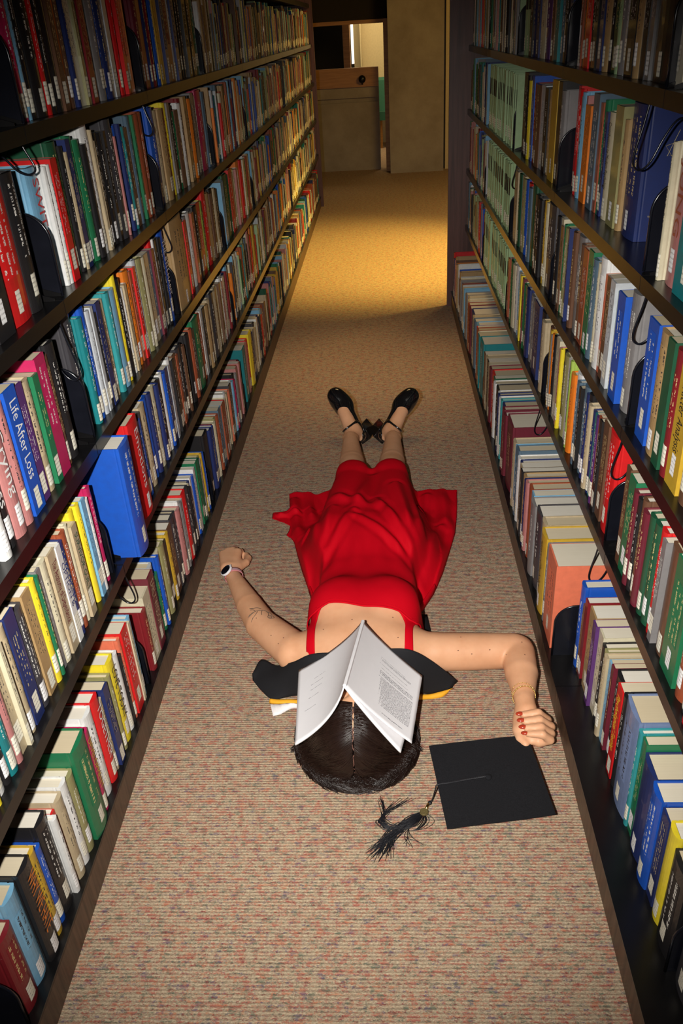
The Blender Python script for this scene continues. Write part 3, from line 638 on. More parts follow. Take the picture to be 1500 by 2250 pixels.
for side in ('left', 'right'):
    for k in range(5):
        for n in range(0, 4):
            y = YJ+BAY*n+.034
            if (side, k, n) in (('left', 0, 0),): y = 1.664
            if (side, k, n) == ('right', 0, 0): y = 1.755
            if side == 'left' and k == 1 and n == 0: y = 1.60
            if side == 'right' and k == 1 and n == 0: y = 1.69
            if side == 'left' and k in (1,) and n == 1: continue
            if side == 'left' and k == 0 and n == 1: y = 2.665
            if side == 'right' and k == 3 and n == 0: y = 1.66
            if side == 'right' and k == 2 and n == 0: y = 1.640
            lab = 'black steel bookend on the %s %s, %s from the front' % (side, SHN[k], NE[n])
            bookend(side, k, y, label=lab)
bookend('left', 0, .775, h=.14, label='black rounded bookend in the bottom left corner of the view')
bookend('right', 0, .885, h=.15, dx=.06, label='black rounded bookend in the bottom right corner of the view')
def wire(side, k, y, label, X0=None, drop=.15):
    """wire book support hooked under shelf k"""
    s = -1 if side == 'left' else 1; X = (XL if side == 'left' else XR); z = ZS[k]-.006
    P = lambda a, c: (X+s*a, y, z-c)
    pts = spline([P(.030, 0), P(.018, drop*.45), P(.006, drop*.80), P(.008, drop*.95), P(.022, drop), P(.040, drop*.90), P(.060, drop*.62), P(.080, drop*.42), P(.100, drop*.40), P(.118, drop*.55), P(.130, drop*.80)], 40)
    b = B(); b.tube(pts, .0022, 6); o = b.build('wire_book_support', M['bookend_metal'], None, (X+s*.06, y, z-drop/2), smooth=True)
    tag(o, label, 'book support', 'wire book supports')
wire('right', 4, 1.80, 'black looped wire support in front of the navy book with a gold star')
wire('right', 3, 1.655, 'black looped wire support hanging by the grey book, right third shelf', drop=.14)
wire('right', 2, 1.685, 'black looped wire support hanging over the large red book', drop=.15)
wire('right', 1, 1.765, 'black looped wire support hanging beside the thick salmon book', drop=.17)
wire('right', 1, 2.635, 'black looped wire support before the thick maroon book', drop=.16)
wire('right', 3, 3.45, 'black looped wire support beside the mint green volumes', drop=.13)
wire('left', 3, 1.645, 'black looped wire support beside the large charcoal book on the left', drop=.17)
wire('left', 4, 1.655, 'thin black wire support at the left edge of the view', drop=.08)
wire('left', 1, 1.675, 'black wire support above the blue book tops, left bottom shelf', drop=.14)
wire('left', 3, 2.585, 'black wire support in front of the thick tan cloth book', drop=.12)
wire('left', 4, 2.575, 'thin black wire support in front of the wide blue book', drop=.11)

# ------------------------------------------------------------------ the person: one continuous body from blended volumes
class Field:
    def __init__(s, lo, hi, h):
        s.lo = np.array(lo, float); s.h = h
        s.n = np.ceil((np.array(hi)-s.lo)/h).astype(int)+1
        s.D = np.full(tuple(s.n), 1.0, np.float32)
        s.ax = [s.lo[i]+h*np.arange(s.n[i]) for i in range(3)]
    def sub(s, lo, hi):
        a = np.clip(np.floor((np.array(lo)-s.lo)/s.h).astype(int), 0, s.n-1); b = np.clip(np.ceil((np.array(hi)-s.lo)/s.h).astype(int)+1, 1, s.n)
        sl = tuple(slice(a[i], b[i]) for i in range(3))
        X, Y, Z = np.meshgrid(*[s.ax[i][sl[i]].astype(np.float32) for i in range(3)], indexing='ij')
        return sl, X, Y, Z
    def blend(s, sl, d, k, cut=False):
        a = s.D[sl]
        if cut:
            h = np.clip(.5-.5*(a+d)/k, 0, 1); s.D[sl] = a*(1-h)-d*h+k*h*(1-h)
        else:
            h = np.clip(.5+.5*(a-d)/k, 0, 1); s.D[sl] = a*(1-h)+d*h-k*h*(1-h)
    def ell(s, c, r, k=.02, R=None, cut=False):
        c = np.array(c, float); r = np.array(r, float); m = max(r)+k*1.5+4*s.h if R is not None else r+k*1.5+4*s.h
        if R is not None: m = np.full(3, m)
        sl, X, Y, Z = s.sub(c-m, c+m); x, y, z = X-c[0], Y-c[1], Z-c[2]
        if R is not None:
            R = np.array(R); x, y, z = (R[0, 0]*x+R[1, 0]*y+R[2, 0]*z, R[0, 1]*x+R[1, 1]*y+R[2, 1]*z, R[0, 2]*x+R[1, 2]*y+R[2, 2]*z)
        k0 = np.sqrt((x/r[0])**2+(y/r[1])**2+(z/r[2])**2); k1 = np.sqrt((x/r[0]**2)**2+(y/r[1]**2)**2+(z/r[2]**2)**2)+1e-6
        s.blend(sl, (k0*(k0-1)/k1).astype(np.float32), k, cut)
    def cone(s, a, b, ra, rb, k=.015, flat=None):
        """tapered capsule; flat=(axis, factor) squashes its section along an axis"""
        a = np.array(a, float); b = np.array(b, float); m = max(ra, rb)*1.6+k*1.5+4*s.h
        sl, X, Y, Z = s.sub(np.minimum(a, b)-m, np.maximum(a, b)+m)
        ab = b-a; L2 = float(ab@ab)+1e-12
        px, py, pz = X-a[0], Y-a[1], Z-a[2]
        t = np.clip((px*ab[0]+py*ab[1]+pz*ab[2])/L2, 0, 1)
        dx, dy, dz = px-t*ab[0], py-t*ab[1], pz-t*ab[2]
        if flat is not None:
            f = np.array(flat[0], float); f /= np.linalg.norm(f); q = dx*f[0]+dy*f[1]+dz*f[2]; e = (1/flat[1]-1)
            dx, dy, dz = dx+q*f[0]*e, dy+q*f[1]*e, dz+q*f[2]*e
        d = np.sqrt(dx*dx+dy*dy+dz*dz)-(ra+(rb-ra)*t)
        if flat is not None: d = d*min(1.0, flat[1])
        s.blend(sl, d.astype(np.float32), k)
    def chain(s, pts, rs, k=.006, flat=None):
        for i in range(len(pts)-1): s.cone(pts[i], pts[i+1], rs[i], rs[i+1], k if i == 0 else min(k, .004), flat)
    def surface(s):
        D = s.D; n0, n1, n2 = D.shape; ins = D < 0
        corners = [(i, j, k) for i in (0, 1) for j in (0, 1) for k in (0, 1)]
        cs = sum(ins[i:n0-1+i, j:n1-1+j, k:n2-1+k].astype(np.int8) for i, j, k in corners)
        cell = (cs > 0) & (cs < 8); idx = np.argwhere(cell); vid = np.full(cell.shape, -1, np.int64); vid[cell] = np.arange(len(idx))
        acc = np.zeros((len(idx), 3)); cnt = np.zeros(len(idx))
        for a in corners:
            for ax in range(3):
                if a[ax] == 1: continue
                b_ = list(a); b_[ax] = 1
                da = D[idx[:, 0]+a[0], idx[:, 1]+a[1], idx[:, 2]+a[2]]; db = D[idx[:, 0]+b_[0], idx[:, 1]+b_[1], idx[:, 2]+b_[2]]
                cr = (da < 0) != (db < 0); t = np.where(cr, da/(da-db+1e-12), 0)
                p = np.tile(np.array(a, float), (len(idx), 1)); p[:, ax] += t
                acc[cr] += p[cr]; cnt[cr] += 1
        V = s.lo+(idx+acc/cnt[:, None])*s.h
        F = []
        for ax in range(3):
            u, v = [(1, 2), (2, 0), (0, 1)][ax]
            sl0 = [slice(1, -1)]*3; sl0[ax] = slice(0, -1); sl1 = [slice(1, -1)]*3; sl1[ax] = slice(1, None)
            A = ins[tuple(sl0)]; Bq = ins[tuple(sl1)]
            e = np.argwhere(A != Bq); off = np.array([1, 1, 1]); off[ax] = 0; e = e+off
            inside = ins[e[:, 0], e[:, 1], e[:, 2]]
            def vi(du, dv):
                q = e.copy(); q[:, u] -= du; q[:, v] -= dv; return vid[q[:, 0], q[:, 1], q[:, 2]]
            q = np.stack([vi(1, 1), vi(0, 1), vi(0, 0), vi(1, 0)], 1)
            q[~inside] = q[~inside][:, ::-1]; F.append(q)
        F = np.concatenate(F); F = F[(F >= 0).all(1)]
        # two light relaxation passes
        for _ in range(4):
            S = np.zeros_like(V); C = np.zeros(len(V))
            for i in range(4):
                a_, b_ = F[:, i], F[:, (i+1) % 4]
                np.add.at(S, a_, V[b_]); np.add.at(C, a_, 1); np.add.at(S, b_, V[a_]); np.add.at(C, b_, 1)
            V = V*.5+.5*S/C[:, None]
        return V, F
    def top(s):
        """height of the upper surface per column"""
        ins = s.D < 0; any_ = ins.any(2); k = s.D.shape[2]-1-np.argmax(ins[:, :, ::-1], 2); k = np.where(any_, k, 0); k1 = np.minimum(k+1, s.D.shape[2]-1)
        I, J = np.meshgrid(np.arange(s.D.shape[0]), np.arange(s.D.shape[1]), indexing='ij')
        a = s.D[I, J, k]; b_ = s.D[I, J, k1]; t = np.clip(a/(a-b_-1e-9), 0, 1)
        return np.where(any_, s.lo[2]+(k+t)*s.h, 0.0)
def gblur(A, sig):
    r = int(3*sig)+1; w = np.exp(-.5*(np.arange(-r, r+1)/sig)**2); w /= w.sum()
    A = np.apply_along_axis(lambda v: np.convolve(np.pad(v, r, 'edge'), w, 'valid'), 0, A)
    return np.apply_along_axis(lambda v: np.convolve(np.pad(v, r, 'edge'), w, 'valid'), 1, A)
def sampler(F, A):
    def f(x, y):
        u = np.clip((np.asarray(x)-F.lo[0])/F.h, 0, A.shape[0]-1.001); v = np.clip((np.asarray(y)-F.lo[1])/F.h, 0, A.shape[1]-1.001)
        i = u.astype(int); j = v.astype(int); a = u-i; b_ = v-j
        return A[i, j]*(1-a)*(1-b_)+A[i+1, j]*a*(1-b_)+A[i, j+1]*(1-a)*b_+A[i+1, j+1]*a*b_
    return f
BF = Field((-.66, 1.36, -.004), (.43, 3.46, .30), .0034)
# torso
BF.ell((-.092, 1.90, .098), (.158, .20, .098), .02)
BF.ell((-.090, 1.80, .098), (.165, .095, .078), .04)
BF.ell((-.160, 1.935, .150), (.072, .080, .062), .05); BF.ell((-.018, 1.935, .150), (.072, .080, .062), .05)
BF.ell((-.086, 2.12, .090), (.145, .17, .085), .05)
BF.ell((-.083, 2.31, .098), (.178, .15, .098), .05)
# thighs, knees, shins
for sx, K, A_ in ((-1, (-.150, 2.83, .088), (-.172, 3.205, .078)), (1, (-.004, 2.83, .088), (.009, 3.20, .078))):
    hip = (-.083+sx*.088, 2.36, .098)
    BF.cone(hip, K, .092, .056, .04)
    BF.ell((K[0], K[1]-.01, K[2]+.012), (.050, .055, .048), .03)
    BF.cone(K, (K[0]*.55+A_[0]*.45-.0, 2.98, .075), .055, .051, .004)
    BF.cone((K[0]*.55+A_[0]*.45, 2.98, .075), A_, .051, .032, .004)
    BF.ell((A_[0]-.022, A_[1]+.004, A_[2]+.002), (.012, .016, .014), .012); BF.ell((A_[0]+.022, A_[1]+.004, A_[2]+.002), (.012, .016, .014), .012)
ZT = BF.top()                                    # the trunk alone, for draping the dress
# neck and head
BF.cone((-.092, 1.76, .095), (-.105, 1.62, .095), .058, .052, .04)
BF.ell((-.088, 1.735, .125), (.10, .03, .02), .03)
BF.ell((-.108, 1.512, .098), (.072, .104, .086), .02)
BF.ell((-.107, 1.585, .118), (.053, .056, .056), .03)
BF.cone((-.107, 1.540, .180), (-.107, 1.567, .196), .011, .015, .012)      # nose
BF.ell((-.107, 1.592, .173), (.026, .009, .010), .008); BF.ell((-.107, 1.606, .171), (.022, .009, .010), .008)   # lips
for sx in (-1, 1):
    BF.ell((-.107+sx*.032, 1.531, .181), (.018, .012, .010), .012, cut=True); BF.ell((-.107+sx*.032, 1.531, .171), (.014, .011, .011), .004)
    BF.ell((-.107+sx*.075, 1.545, .105), (.012, .026, .030), .008)         # ears
# her right arm (left in the view)
BF.cone((-.215, 1.79, .090), (-.285, 1.805, .082), .058, .056, .035)
BF.cone((-.285, 1.805, .082), (-.403, 1.955, .066), .056, .047, .004)
BF.cone((-.403, 1.955, .066), (-.452, 2.055, .060), .047, .041, .003)
BF.cone((-.452, 2.055, .060), (-.530, 2.225, .050), .041, .0255, .003)
BF.cone((-.530, 2.225, .050), (-.545, 2.275, .050), .0255, .026, .004, flat=((0.25, -.1, 1), .8))
# hand: back of the hand up, fingers rolled under
for i, (mx, my) in enumerate(((-.538, 2.372), (-.556, 2.386), (-.575, 2.386), (-.592, 2.374))):
    w = (-.537-.006*i, 2.285)
    BF.cone((w[0]-.004*i, w[1], .050), (mx, my, .056-.003*i), .019, .0145, .010)
for i, (mx, my, r) in enumerate(((-.538, 2.372, .0105), (-.557, 2.386, .011), (-.576, 2.386, .0105), (-.594, 2.374, .0095))):
    z0_ = .056-.003*i; o = (.006, .030, -.017); mid = (mx+.002, my+.034, z0_-.018); dip = (mx+.010, my+.020, .018); tip = (mx+.014, my-.004, .014)
    BF.chain([(mx, my, z0_), mid, dip, tip], [r*1.15, r, r*.95, r*.85], .004)
BF.chain([(-.528, 2.295, .045), (-.508, 2.335, .036), (-.505, 2.372, .030), (-.516, 2.400, .026)], [.017, .0135, .012, .010], .010)
# her left arm (right in the view)
BF.cone((.035, 1.79, .090), (.105, 1.795, .084), .058, .055, .035)
BF.cone((.105, 1.795, .084), (.325, 1.815, .068), .055, .049, .004)
BF.ell((.350, 1.822, .066), (.034, .036, .036), .012)
BF.cone((.338, 1.800, .068), (.335, 1.715, .072), .047, .044, .006)
BF.cone((.335, 1.715, .072), (.326, 1.605, .078), .044, .0255, .003)
BF.cone((.326, 1.605, .078), (.328, 1.575, .074), .0255, .026, .004)
# hand: palm up, four fingers closed over it, the thumb along its inner side
BF.ell((.333, 1.530, .052), (.032, .050, .020), .014)
BF.cone((.316, 1.575, .064), (.312, 1.530, .062), .020, .019, .012)
FT = []
for i, (y, r) in enumerate(((1.548, .0112), (1.525, .0118), (1.502, .0116), (1.481, .0104))):
    mc = (.354-.003*i, y+.010, .046); pip = (.379-.004*abs(i-1), y+.001, .064); dip = (.350, y-.003, .093-.002*i); tip = (.312+.0015*i, y-.006+.003*i, .091-.003*i)
    BF.chain([mc, pip, dip, tip], [r*1.2, r*1.05, r, r*.78], .0035); FT.append((dip, tip, r))
BF.chain([(.309, 1.560, .058), (.301, 1.528, .052), (.303, 1.500, .050), (.312, 1.482, .050)], [.019, .0150, .0130, .0110], .006)
# feet, pointed and turned outward
SHOES = {'left': (Vector((-.0876, 3.3733, .033)), Matrix(((-.637, -.7012, -.3202), (.2452, .2095, -.9466), (.7308, -.6815, .0385)))),
         'right': (Vector((-.0730, 3.3703, .0338)), Matrix(((.6987, -.6514, .2959), (.2456, -.1701, -.9543), (.672, .7394, .0412))))}
def sp(side, x, y, z):
    O_, R_ = SHOES[side]; p = O_+R_@Vector((x, y, z)); return (p.x, p.y, p.z)
for side in SHOES:
    BF.cone(sp(side, .052, 0, .165), sp(side, .060, 0, .120), .0315, .033, .003)
    BF.cone(sp(side, .055, 0, .110), sp(side, .022, 0, .098), .030, .026, .015)
    BF.cone(sp(side, .062, 0, .122), sp(side, .150, .0, .062), .033, .028, .02)
    BF.cone(sp(side, .150, .012, .050), sp(side, .195, .010, .032), .022, .014, .015); BF.cone(sp(side, .150, -.012, .050), sp(side, .195, -.012, .032), .022, .014, .015)
ZA = BF.top()
m, nt, bb = newmat('skin')
f = noise(nt, coords(nt), 9, 4, .6); g = noise(nt, coords(nt), 160, 3, .6)
c = ramp(nt, f, [(.3, (.60, .30, .16)), (.5, (.67, .355, .20)), (.72, (.72, .40, .235))])
nt.links.new(c, bb.inputs['Base Color']); bb.inputs['Roughness'].default_value = .48; bb.inputs['Specular IOR Level'].default_value = .35
bb.inputs['Subsurface Weight'].default_value = .12; bb.inputs['Subsurface Radius'].default_value = (.01, .004, .002); bb.inputs['Subsurface Scale'].default_value = 1.0
bump(nt, bb, g, .12, .0008); M['skin'] = m
V_, F_ = BF.surface()
P_ = mesh('person', V_, F_, M['skin'], None, (-.085, 2.2, 0), smooth=True)
tag(P_, 'person in a red dress lying on the carpet, open booklet over the face', 'person')
zt = sampler(BF, ZT); za = sampler(BF, ZA)
def dilate(A, r):
    O = A.copy()
    for dx in range(-r, r+1):
        for dy in range(-r, r+1):
            if dx*dx+dy*dy <= r*r+1: O = np.maximum(O, np.roll(np.roll(A, dx, 0), dy, 1))
    return O
ZT1 = gblur(dilate(ZT, 3), 1.5)
zt_tight = sampler(BF, ZT1)
zt_soft = sampler(BF, np.maximum(gblur(dilate(ZT, 7), 8), gblur(dilate(ZT, 9), 16)*1.02)); zt_med = sampler(BF, gblur(ZT, 3)); zt_hem = sampler(BF, gblur(dilate(ZT, 4), 4.5))

# ---- dress
m, nt, bb = newmat('red_crepe')
f = noise(nt, coords(nt), 500, 2); c = mix(nt, noise(nt, coords(nt), 5, 2), (.50, .001, .008), (.58, .002, .012))
nt.links.new(c, bb.inputs['Base Color']); bb.inputs['Roughness'].default_value = .7; bb.inputs['Specular IOR Level'].default_value = .08
bump(nt, bb, f, .15, .0006); M['dress'] = m
LXT = [(1.84, -.262), (1.90, -.268), (1.96, -.266), (2.02, -.258), (2.09, -.250), (2.15, -.268), (2.22, -.288), (2.32, -.316), (2.41, -.338), (2.50, -.358), (2.53, -.372), (2.555, -.392), (2.585, -.385), (2.62, -.384), (2.648, -.415), (2.672, -.458), (2.715, -.460), (2.732, -.405), (2.75, -.398), (2.86, -.410)]
RXT = [(1.84, .088), (1.90, .090), (1.98, .086), (2.08, .080), (2.13, .104), (2.20, .135), (2.29, .163), (2.42, .195), (2.54, .223), (2.66, .238), (2.76, .247), (2.86, .254)]
nu, nv = 150, 230; V = []; F = []
def gs(x, m_, s_): return math.exp(-.5*((x-m_)/s_)**2)
def segd(x, y, a, b_):
    ax, ay = a; bx, by = b_; t = max(0, min(1, ((x-ax)*(bx-ax)+(y-ay)*(by-ay))/((bx-ax)**2+(by-ay)**2))); return math.hypot(x-ax-t*(bx-ax), y-ay-t*(by-ay)), t
FOLDS = [((.072, 2.17), (-.06, 2.50), .012, .013), ((.075, 2.16), (.015, 2.62), .014, .015), ((.085, 2.18), (.10, 2.66), .012, .013), ((.095, 2.16), (.17, 2.55), .012, .013), ((.06, 2.16), (-.12, 2.36), .008, .011),
         ((-.235, 2.17), (-.21, 2.44), .013, .015), ((-.240, 2.16), (-.285, 2.50), .012, .014), ((-.225, 2.18), (-.13, 2.40), .008, .012), ((-.13, 2.42), (-.075, 2.75), .012, .018), ((-.22, 2.55), (-.05, 2.44), .007, .018),
         ((-.34, 2.50), (-.39, 2.80), .014, .016), ((-.30, 2.62), (-.33, 2.86), .010, .014), ((.19, 2.55), (.20, 2.86), .010, .016), ((.11, 2.50), (.13, 2.80), .010, .014), ((-.44, 2.695), (-.36, 2.69), .012, .010)]
ytop_t = [(0, 1.900), (.05, 1.872), (.10, 1.866), (.16, 1.868), (.22, 1.872), (.5, 1.857), (.78, 1.845), (.86, 1.832), (.92, 1.838), (.96, 1.86), (1, 1.900)]
for j in range(nv+1):
    v = j/nv
    for i in range(-1, nu+2):
        u = min(1, max(0, i/nu)); ytop = float(np.interp(u, [a[0] for a in ytop_t], [a[1] for a in ytop_t]))
        yh = 2.862+.006*math.sin(u*21+1)
        y = ytop+(yh-ytop)*v
        x = float(np.interp(y, [a[0] for a in LXT], [a[1] for a in LXT]))*(1-u)+float(np.interp(y, [a[0] for a in RXT], [a[1] for a in RXT]))*u
        sk = max(0, min(1, (y-2.12)/.22)); sk = sk*sk*(3-2*sk)
        base = float(zt_med(x, y)); soft = float(zt_soft(x, y)); raw = max(float(zt(x, y)), float(zt_tight(x, y)))
        zb = max(raw, base*.98)+.0035
        hm = max(0, min(1, (y-2.42)/.33)); hm = hm*hm*(3-2*hm)
        zs = max(raw+.006, soft*(1-hm)+float(zt_hem(x, y))*hm+.004)
        z = zb*(1-sk)+zs*sk
        tense = 0
        for a_, b_, amp, w in FOLDS:
            dd, t_ = segd(x, y, a_, b_)
            if dd < 3.5*w:
                e = math.exp(-.5*(dd/w)**2)-.35*math.exp(-.5*((dd-1.9*w)/(w*.8))**2)
                tense += 1.75*amp*e*min(1, t_*4+.25)*(1-.5*t_)
        side_ = min(u, 1-u)
        z += tense*(1 if y > 2.12 else max(0, (y-2.06)/.06))
        # gathers under the waist seam and ripples where the cloth lies on the carpet
        z += .0035*math.sin(x*95)*gs(y, 2.19, .05)
        if zs < .05: z += sk*(.006+.006*math.sin(x*48+y*9)+.004*math.sin(y*31+x*20))
        z = max(z, .006)
        edge = min(1, side_/.015)
        if y > 2.2: z = z*edge+(1-edge)*min(z, .008)
        if i < 0 or i > nu:
            z = max(.004, min(z-.003, .012)) if y > 2.2 else .03
            x += .006 if i < 0 else -.006
        if v > .997: z = max(.004, z-.002)
        V.append((x, y, z))
W_ = nu+3
for j in range(nv):
    for i in range(W_-1): a = j*W_+i; F.append((a, a+1, a+1+W_, a+W_))
dress = mesh('dress', V, F, M['dress'], P_, smooth=True); dress['label'] = 'red crepe dress with a square neckline'
md = dress.modifiers.new('thickness', 'SOLIDIFY'); md.thickness = .0022; md.offset = -1
# piped neckline
nl = [(float(np.interp(u, [a[0] for a in ytop_t], [a[1] for a in ytop_t])), u) for u in np.linspace(0, 1, 90)]
pts = []
for y, u in nl:
    x = float(np.interp(y, [a[0] for a in LXT], [a[1] for a in LXT]))*(1-u)+float(np.interp(y, [a[0] for a in RXT], [a[1] for a in RXT]))*u
    pts.append((x, y+.002, max(float(zt(x, y)), float(zt_tight(x, y)))+.0045))
b = B(); b.tube(pts, .0022, 6); pts2 = [(p[0], p[1]+.009, max(float(zt(p[0], p[1]+.009)), float(zt_tight(p[0], p[1]+.009)))+.0042) for p in pts[10:-10]]; b.tube(pts2, .0007, 4)
b.build('neckline_binding', M['dress'], dress, smooth=True)
zs_arm = sampler(BF, gblur(np.maximum(ZA, 0), 1.5))
for name, outer, inner in (('left', [(-.266, 1.955), (-.258, 1.90), (-.250, 1.86), (-.246, 1.80), (-.246, 1.72), (-.245, 1.66)], [(-.190, 1.885), (-.212, 1.87), (-.222, 1.84), (-.224, 1.80), (-.221, 1.72), (-.218, 1.66)]),
                           ('right', [(.088, 1.925), (.072, 1.87), (.055, 1.835), (.047, 1.80), (.046, 1.72), (.048, 1.66)], [(-.005, 1.86), (.016, 1.845), (.026, 1.82), (.025, 1.79), (.022, 1.72), (.022, 1.66)])):
    A_ = spline(outer, 24); C_ = spline(inner, 24); V = []; F = []
    for p, q in zip(A_, C_):
        for k in range(9):
            t_ = k/8; x, y = p*(1-t_)+q*t_; V.append((x, y, float(zs_arm(x, y))+.004+.0012*math.sin(math.pi*t_)))
    for j in range(24):
        for k in range(8): a = j*9+k; F.append((a, a+1, a+10, a+9))
    st = mesh('shoulder_strap', V, F, M['dress'], dress, smooth=True); md = st.modifiers.new('thickness', 'SOLIDIFY'); md.thickness = .002
# fingernails, moles, tattoo
b = None
M['nail'] = plain('brick_red_nail_polish', (.42, .045, .02), .2, coat=.4)
for dip, tip, r in FT:
    d_ = (Vector(tip)-Vector(dip)).normalized(); n_ = Vector((0, 0, 1)); n_ = (n_-d_*n_.dot(d_)).normalized(); sdv = d_.cross(n_)
    R = Matrix((d_, sdv, n_)).transposed()
    b = B(); b.sphere(Vector(tip)+d_*r*.72+n_*r*.40, (r*.95, r*.60, r*.36), 12, 8, R=R); b.build('fingernail', M['nail'], P_, smooth=True)
M['mole'] = plain('mole', (.16, .06, .035), .6)
b = B()
for x, y in ((-.305, 1.735), (-.20, 1.80), (-.008, 1.83), (.005, 1.765), (-.12, 1.812), (.178, 1.80), (.168, 1.762), (.205, 1.760), (.255, 1.772), (.300, 1.765), (.345, 1.742), (.345, 1.795), (-.235, 1.845), (-.355, 1.84), (-.33, 1.80), (-.315, 1.81), (-.41, 1.93)):
    z = float(za(x, y)); b.sphere((x, y, z-.0006), (.0022, .0022, .0012), 8, 4)
mo = b.build('moles', M['mole'], P_, smooth=True); mo['kind'] = 'stuff'
M['ink'] = plain('tattoo_ink', (.06, .045, .035), .6)
b = B()
def ink(pts, r=.0009):
    q = spline(pts, 16); b.tube([(p[0], p[1], float(zs_arm(p[0], p[1]))+.0004) for p in q], r, 4)
cx, cy = -.398, 1.945
L_ = [[(-.030, -.012), (-.012, .008), (.006, .022), (.018, .016), (.022, .004)], [(-.030, .012), (-.018, .020), (-.008, .024)], [(-.022, -.005), (-.030, -.018), (-.034, -.026)], [(-.012, .004), (-.014, -.012), (-.018, -.022)],
      [(-.036, .004), (-.026, .006), (-.018, .002)], [(.022, .004), (.034, .010), (.040, .002), (.034, -.008), (.024, -.006), (.022, .004)], [(.026, .000), (.032, .004), (.034, -.002), (.028, -.005)], [(.012, .020), (.022, .022), (.030, .014)], [(-.002, .016), (.000, .004), (.004, -.004)]]
for l in L_: ink([(cx+p[0]*1.05+p[1]*.2, cy+p[1]*1.0-p[0]*.75) for p in l])
for (x0, y0, x1, y1) in ((-.030, -.012, -.036, -.022), (-.018, -.022, -.020, -.034), (-.030, .012, -.040, .008)):
    ink([(cx+x0*1.05+y0*.2, cy+y0-x0*.75), (cx+x1*1.05+y1*.2, cy+y1-x1*.75)], .0013)
b.build('forearm_tattoo', M['ink'], P_)
b = B()
for pts in ([(.022, 2.885), (.034, 2.90), (.045, 2.895), (.038, 2.885)], [(.040, 2.90), (.050, 2.915), (.045, 2.93)]): ink(pts, .0009)
b.build('calf_tattoo', M['ink'], P_)

# ---- shoes: patent mary janes with block heels
m, nt, bb = newmat('black_patent_leather'); nt.links.new(mix(nt, noise(nt, coords(nt), 30), (.004, .004, .005), (.008, .008, .009)), bb.inputs['Base Color']); bb.inputs['Roughness'].default_value = .12; bb.inputs['Coat Weight'].default_value = 1; bb.inputs['Coat Roughness'].default_value = .04; M['patent'] = m
for side in SHOES:
    O_, R_ = SHOES[side]; sg = 1 if side == 'left' else -1
    SF = Field((-.04, -.07, -.01), (.28, .07, .17), .0026)
    # toe box, waist and heel cup as a solid, then hollowed for the foot
    SF.ell((.195, 0, .030), (.060, .043, .034), .01)
    SF.cone((.170, .010, .034), (.225, .008, .026), .036, .026, .02, flat=((0, 0, 1), .8)); SF.cone((.170, -.010, .034), (.225, -.008, .026), .036, .026, .02, flat=((0, 0, 1), .8))
    SF.cone((.150, 0, .046), (.060, 0, .090), .036, .031, .02); SF.cone((.060, 0, .090), (.026, 0, .104), .031, .029, .015)
    SF.ell((.090, 0, .135), (.088, .036, .058), .006, cut=True)
    SF.ell((.125, 0, .098), (.052, .034, .034), .006, cut=True)
    V, F = SF.surface(); V = V[:, :]
    Wp = np.array([sp(side, *p) for p in V])
    sh = mesh('shoe', Wp, F, M['patent'], P_, smooth=True); sh['label'] = 'black patent mary jane shoe with block heel'
    if np.linalg.det(np.array(R_)) < 0:
        sh.data.flip_normals()
    # block heel, flared
    b = B(); top_ = [(-.014, -.029, .086), (.058, -.031, .072), (.058, .031, .072), (-.014, .029, .086)]; bot = [(-.004, -.025, -.004), (.058, -.026, -.004), (.058, .026, -.004), (-.004, .025, -.004)]
    vs = [sp(side, *p) for p in bot+top_]; b.add(vs, [(0, 3, 2, 1), (4, 5, 6, 7), (0, 1, 5, 4), (1, 2, 6, 5), (2, 3, 7, 6), (3, 0, 4, 7)])
    hb = b.build('heel_block', M['patent'], sh); bv = hb.modifiers.new('bevel', 'BEVEL'); bv.width = .003; bv.segments = 3
    b = B(); arc = []
    for q in range(21):
        a = math.pi*(q/20); arc.append((.080+.006*math.sin(a), .0375*math.cos(a), .092+.066*math.sin(a)))
    ring = [sp(side, *p) for p in arc]
    V = []; F = []
    for q, p in enumerate(arc):
        for dx in (-.0085, .0085): V.append(sp(side, p[0]+dx*.8, p[1]*1.02, p[2]+dx*.6))
    for q in range(20): F.append((2*q, 2*q+1, 2*q+3, 2*q+2))
    sto = mesh('ankle_strap', V, F, M['patent'], sh, smooth=True); md = sto.modifiers.new('t', 'SOLIDIFY'); md.thickness = .003; md.offset = 0
    b = B(); b.sphere(sp(side, .066, sg*.040, .108), .004); b.build('buckle', flatmat('chrome', (.55, .55, .56), .15), sh, smooth=True)

# ---- watch and bracelets
wd = Vector((-.015, .05, 0)).normalized()               # along the forearm
wx = Vector((-wd.y, wd.x, 0)); wc = Vector((-.532, 2.237, .050))
def wp(a, s_, z): return wc+wd*a+wx*s_+Vector((0, 0, z))
b = B(); rr = .0285; V = []; F = []
cols = []
for q in range(40):
    a = 2*math.pi*q/40
    for w in (-.010, -.0035, .0035, .010): V.append(wp(w, rr*math.cos(a), rr*.92*math.sin(a)))
for q in range(40):
    for k in range(3): a = q*4+k; c_ = ((q+1) % 40)*4+k; F.append((a, a+1, c_+1, c_)); cols.append(k)
m, nt, bb = newmat('woven_pink_band'); v = coords(nt, (420, 420, 420)); nt.links.new(mix(nt, noise(nt, v, 1), (.42, .10, .16), (.62, .28, .26)), bb.inputs['Base Color']); bb.inputs['Roughness'].default_value = .8; M['band'] = m
m, nt, bb = newmat('woven_cream_lilac_band'); nt.links.new(mix(nt, noise(nt, coords(nt, (420, 420, 420)), 1), (.55, .45, .30), (.30, .20, .42)), bb.inputs['Base Color']); bb.inputs['Roughness'].default_value = .8; M['band2'] = m
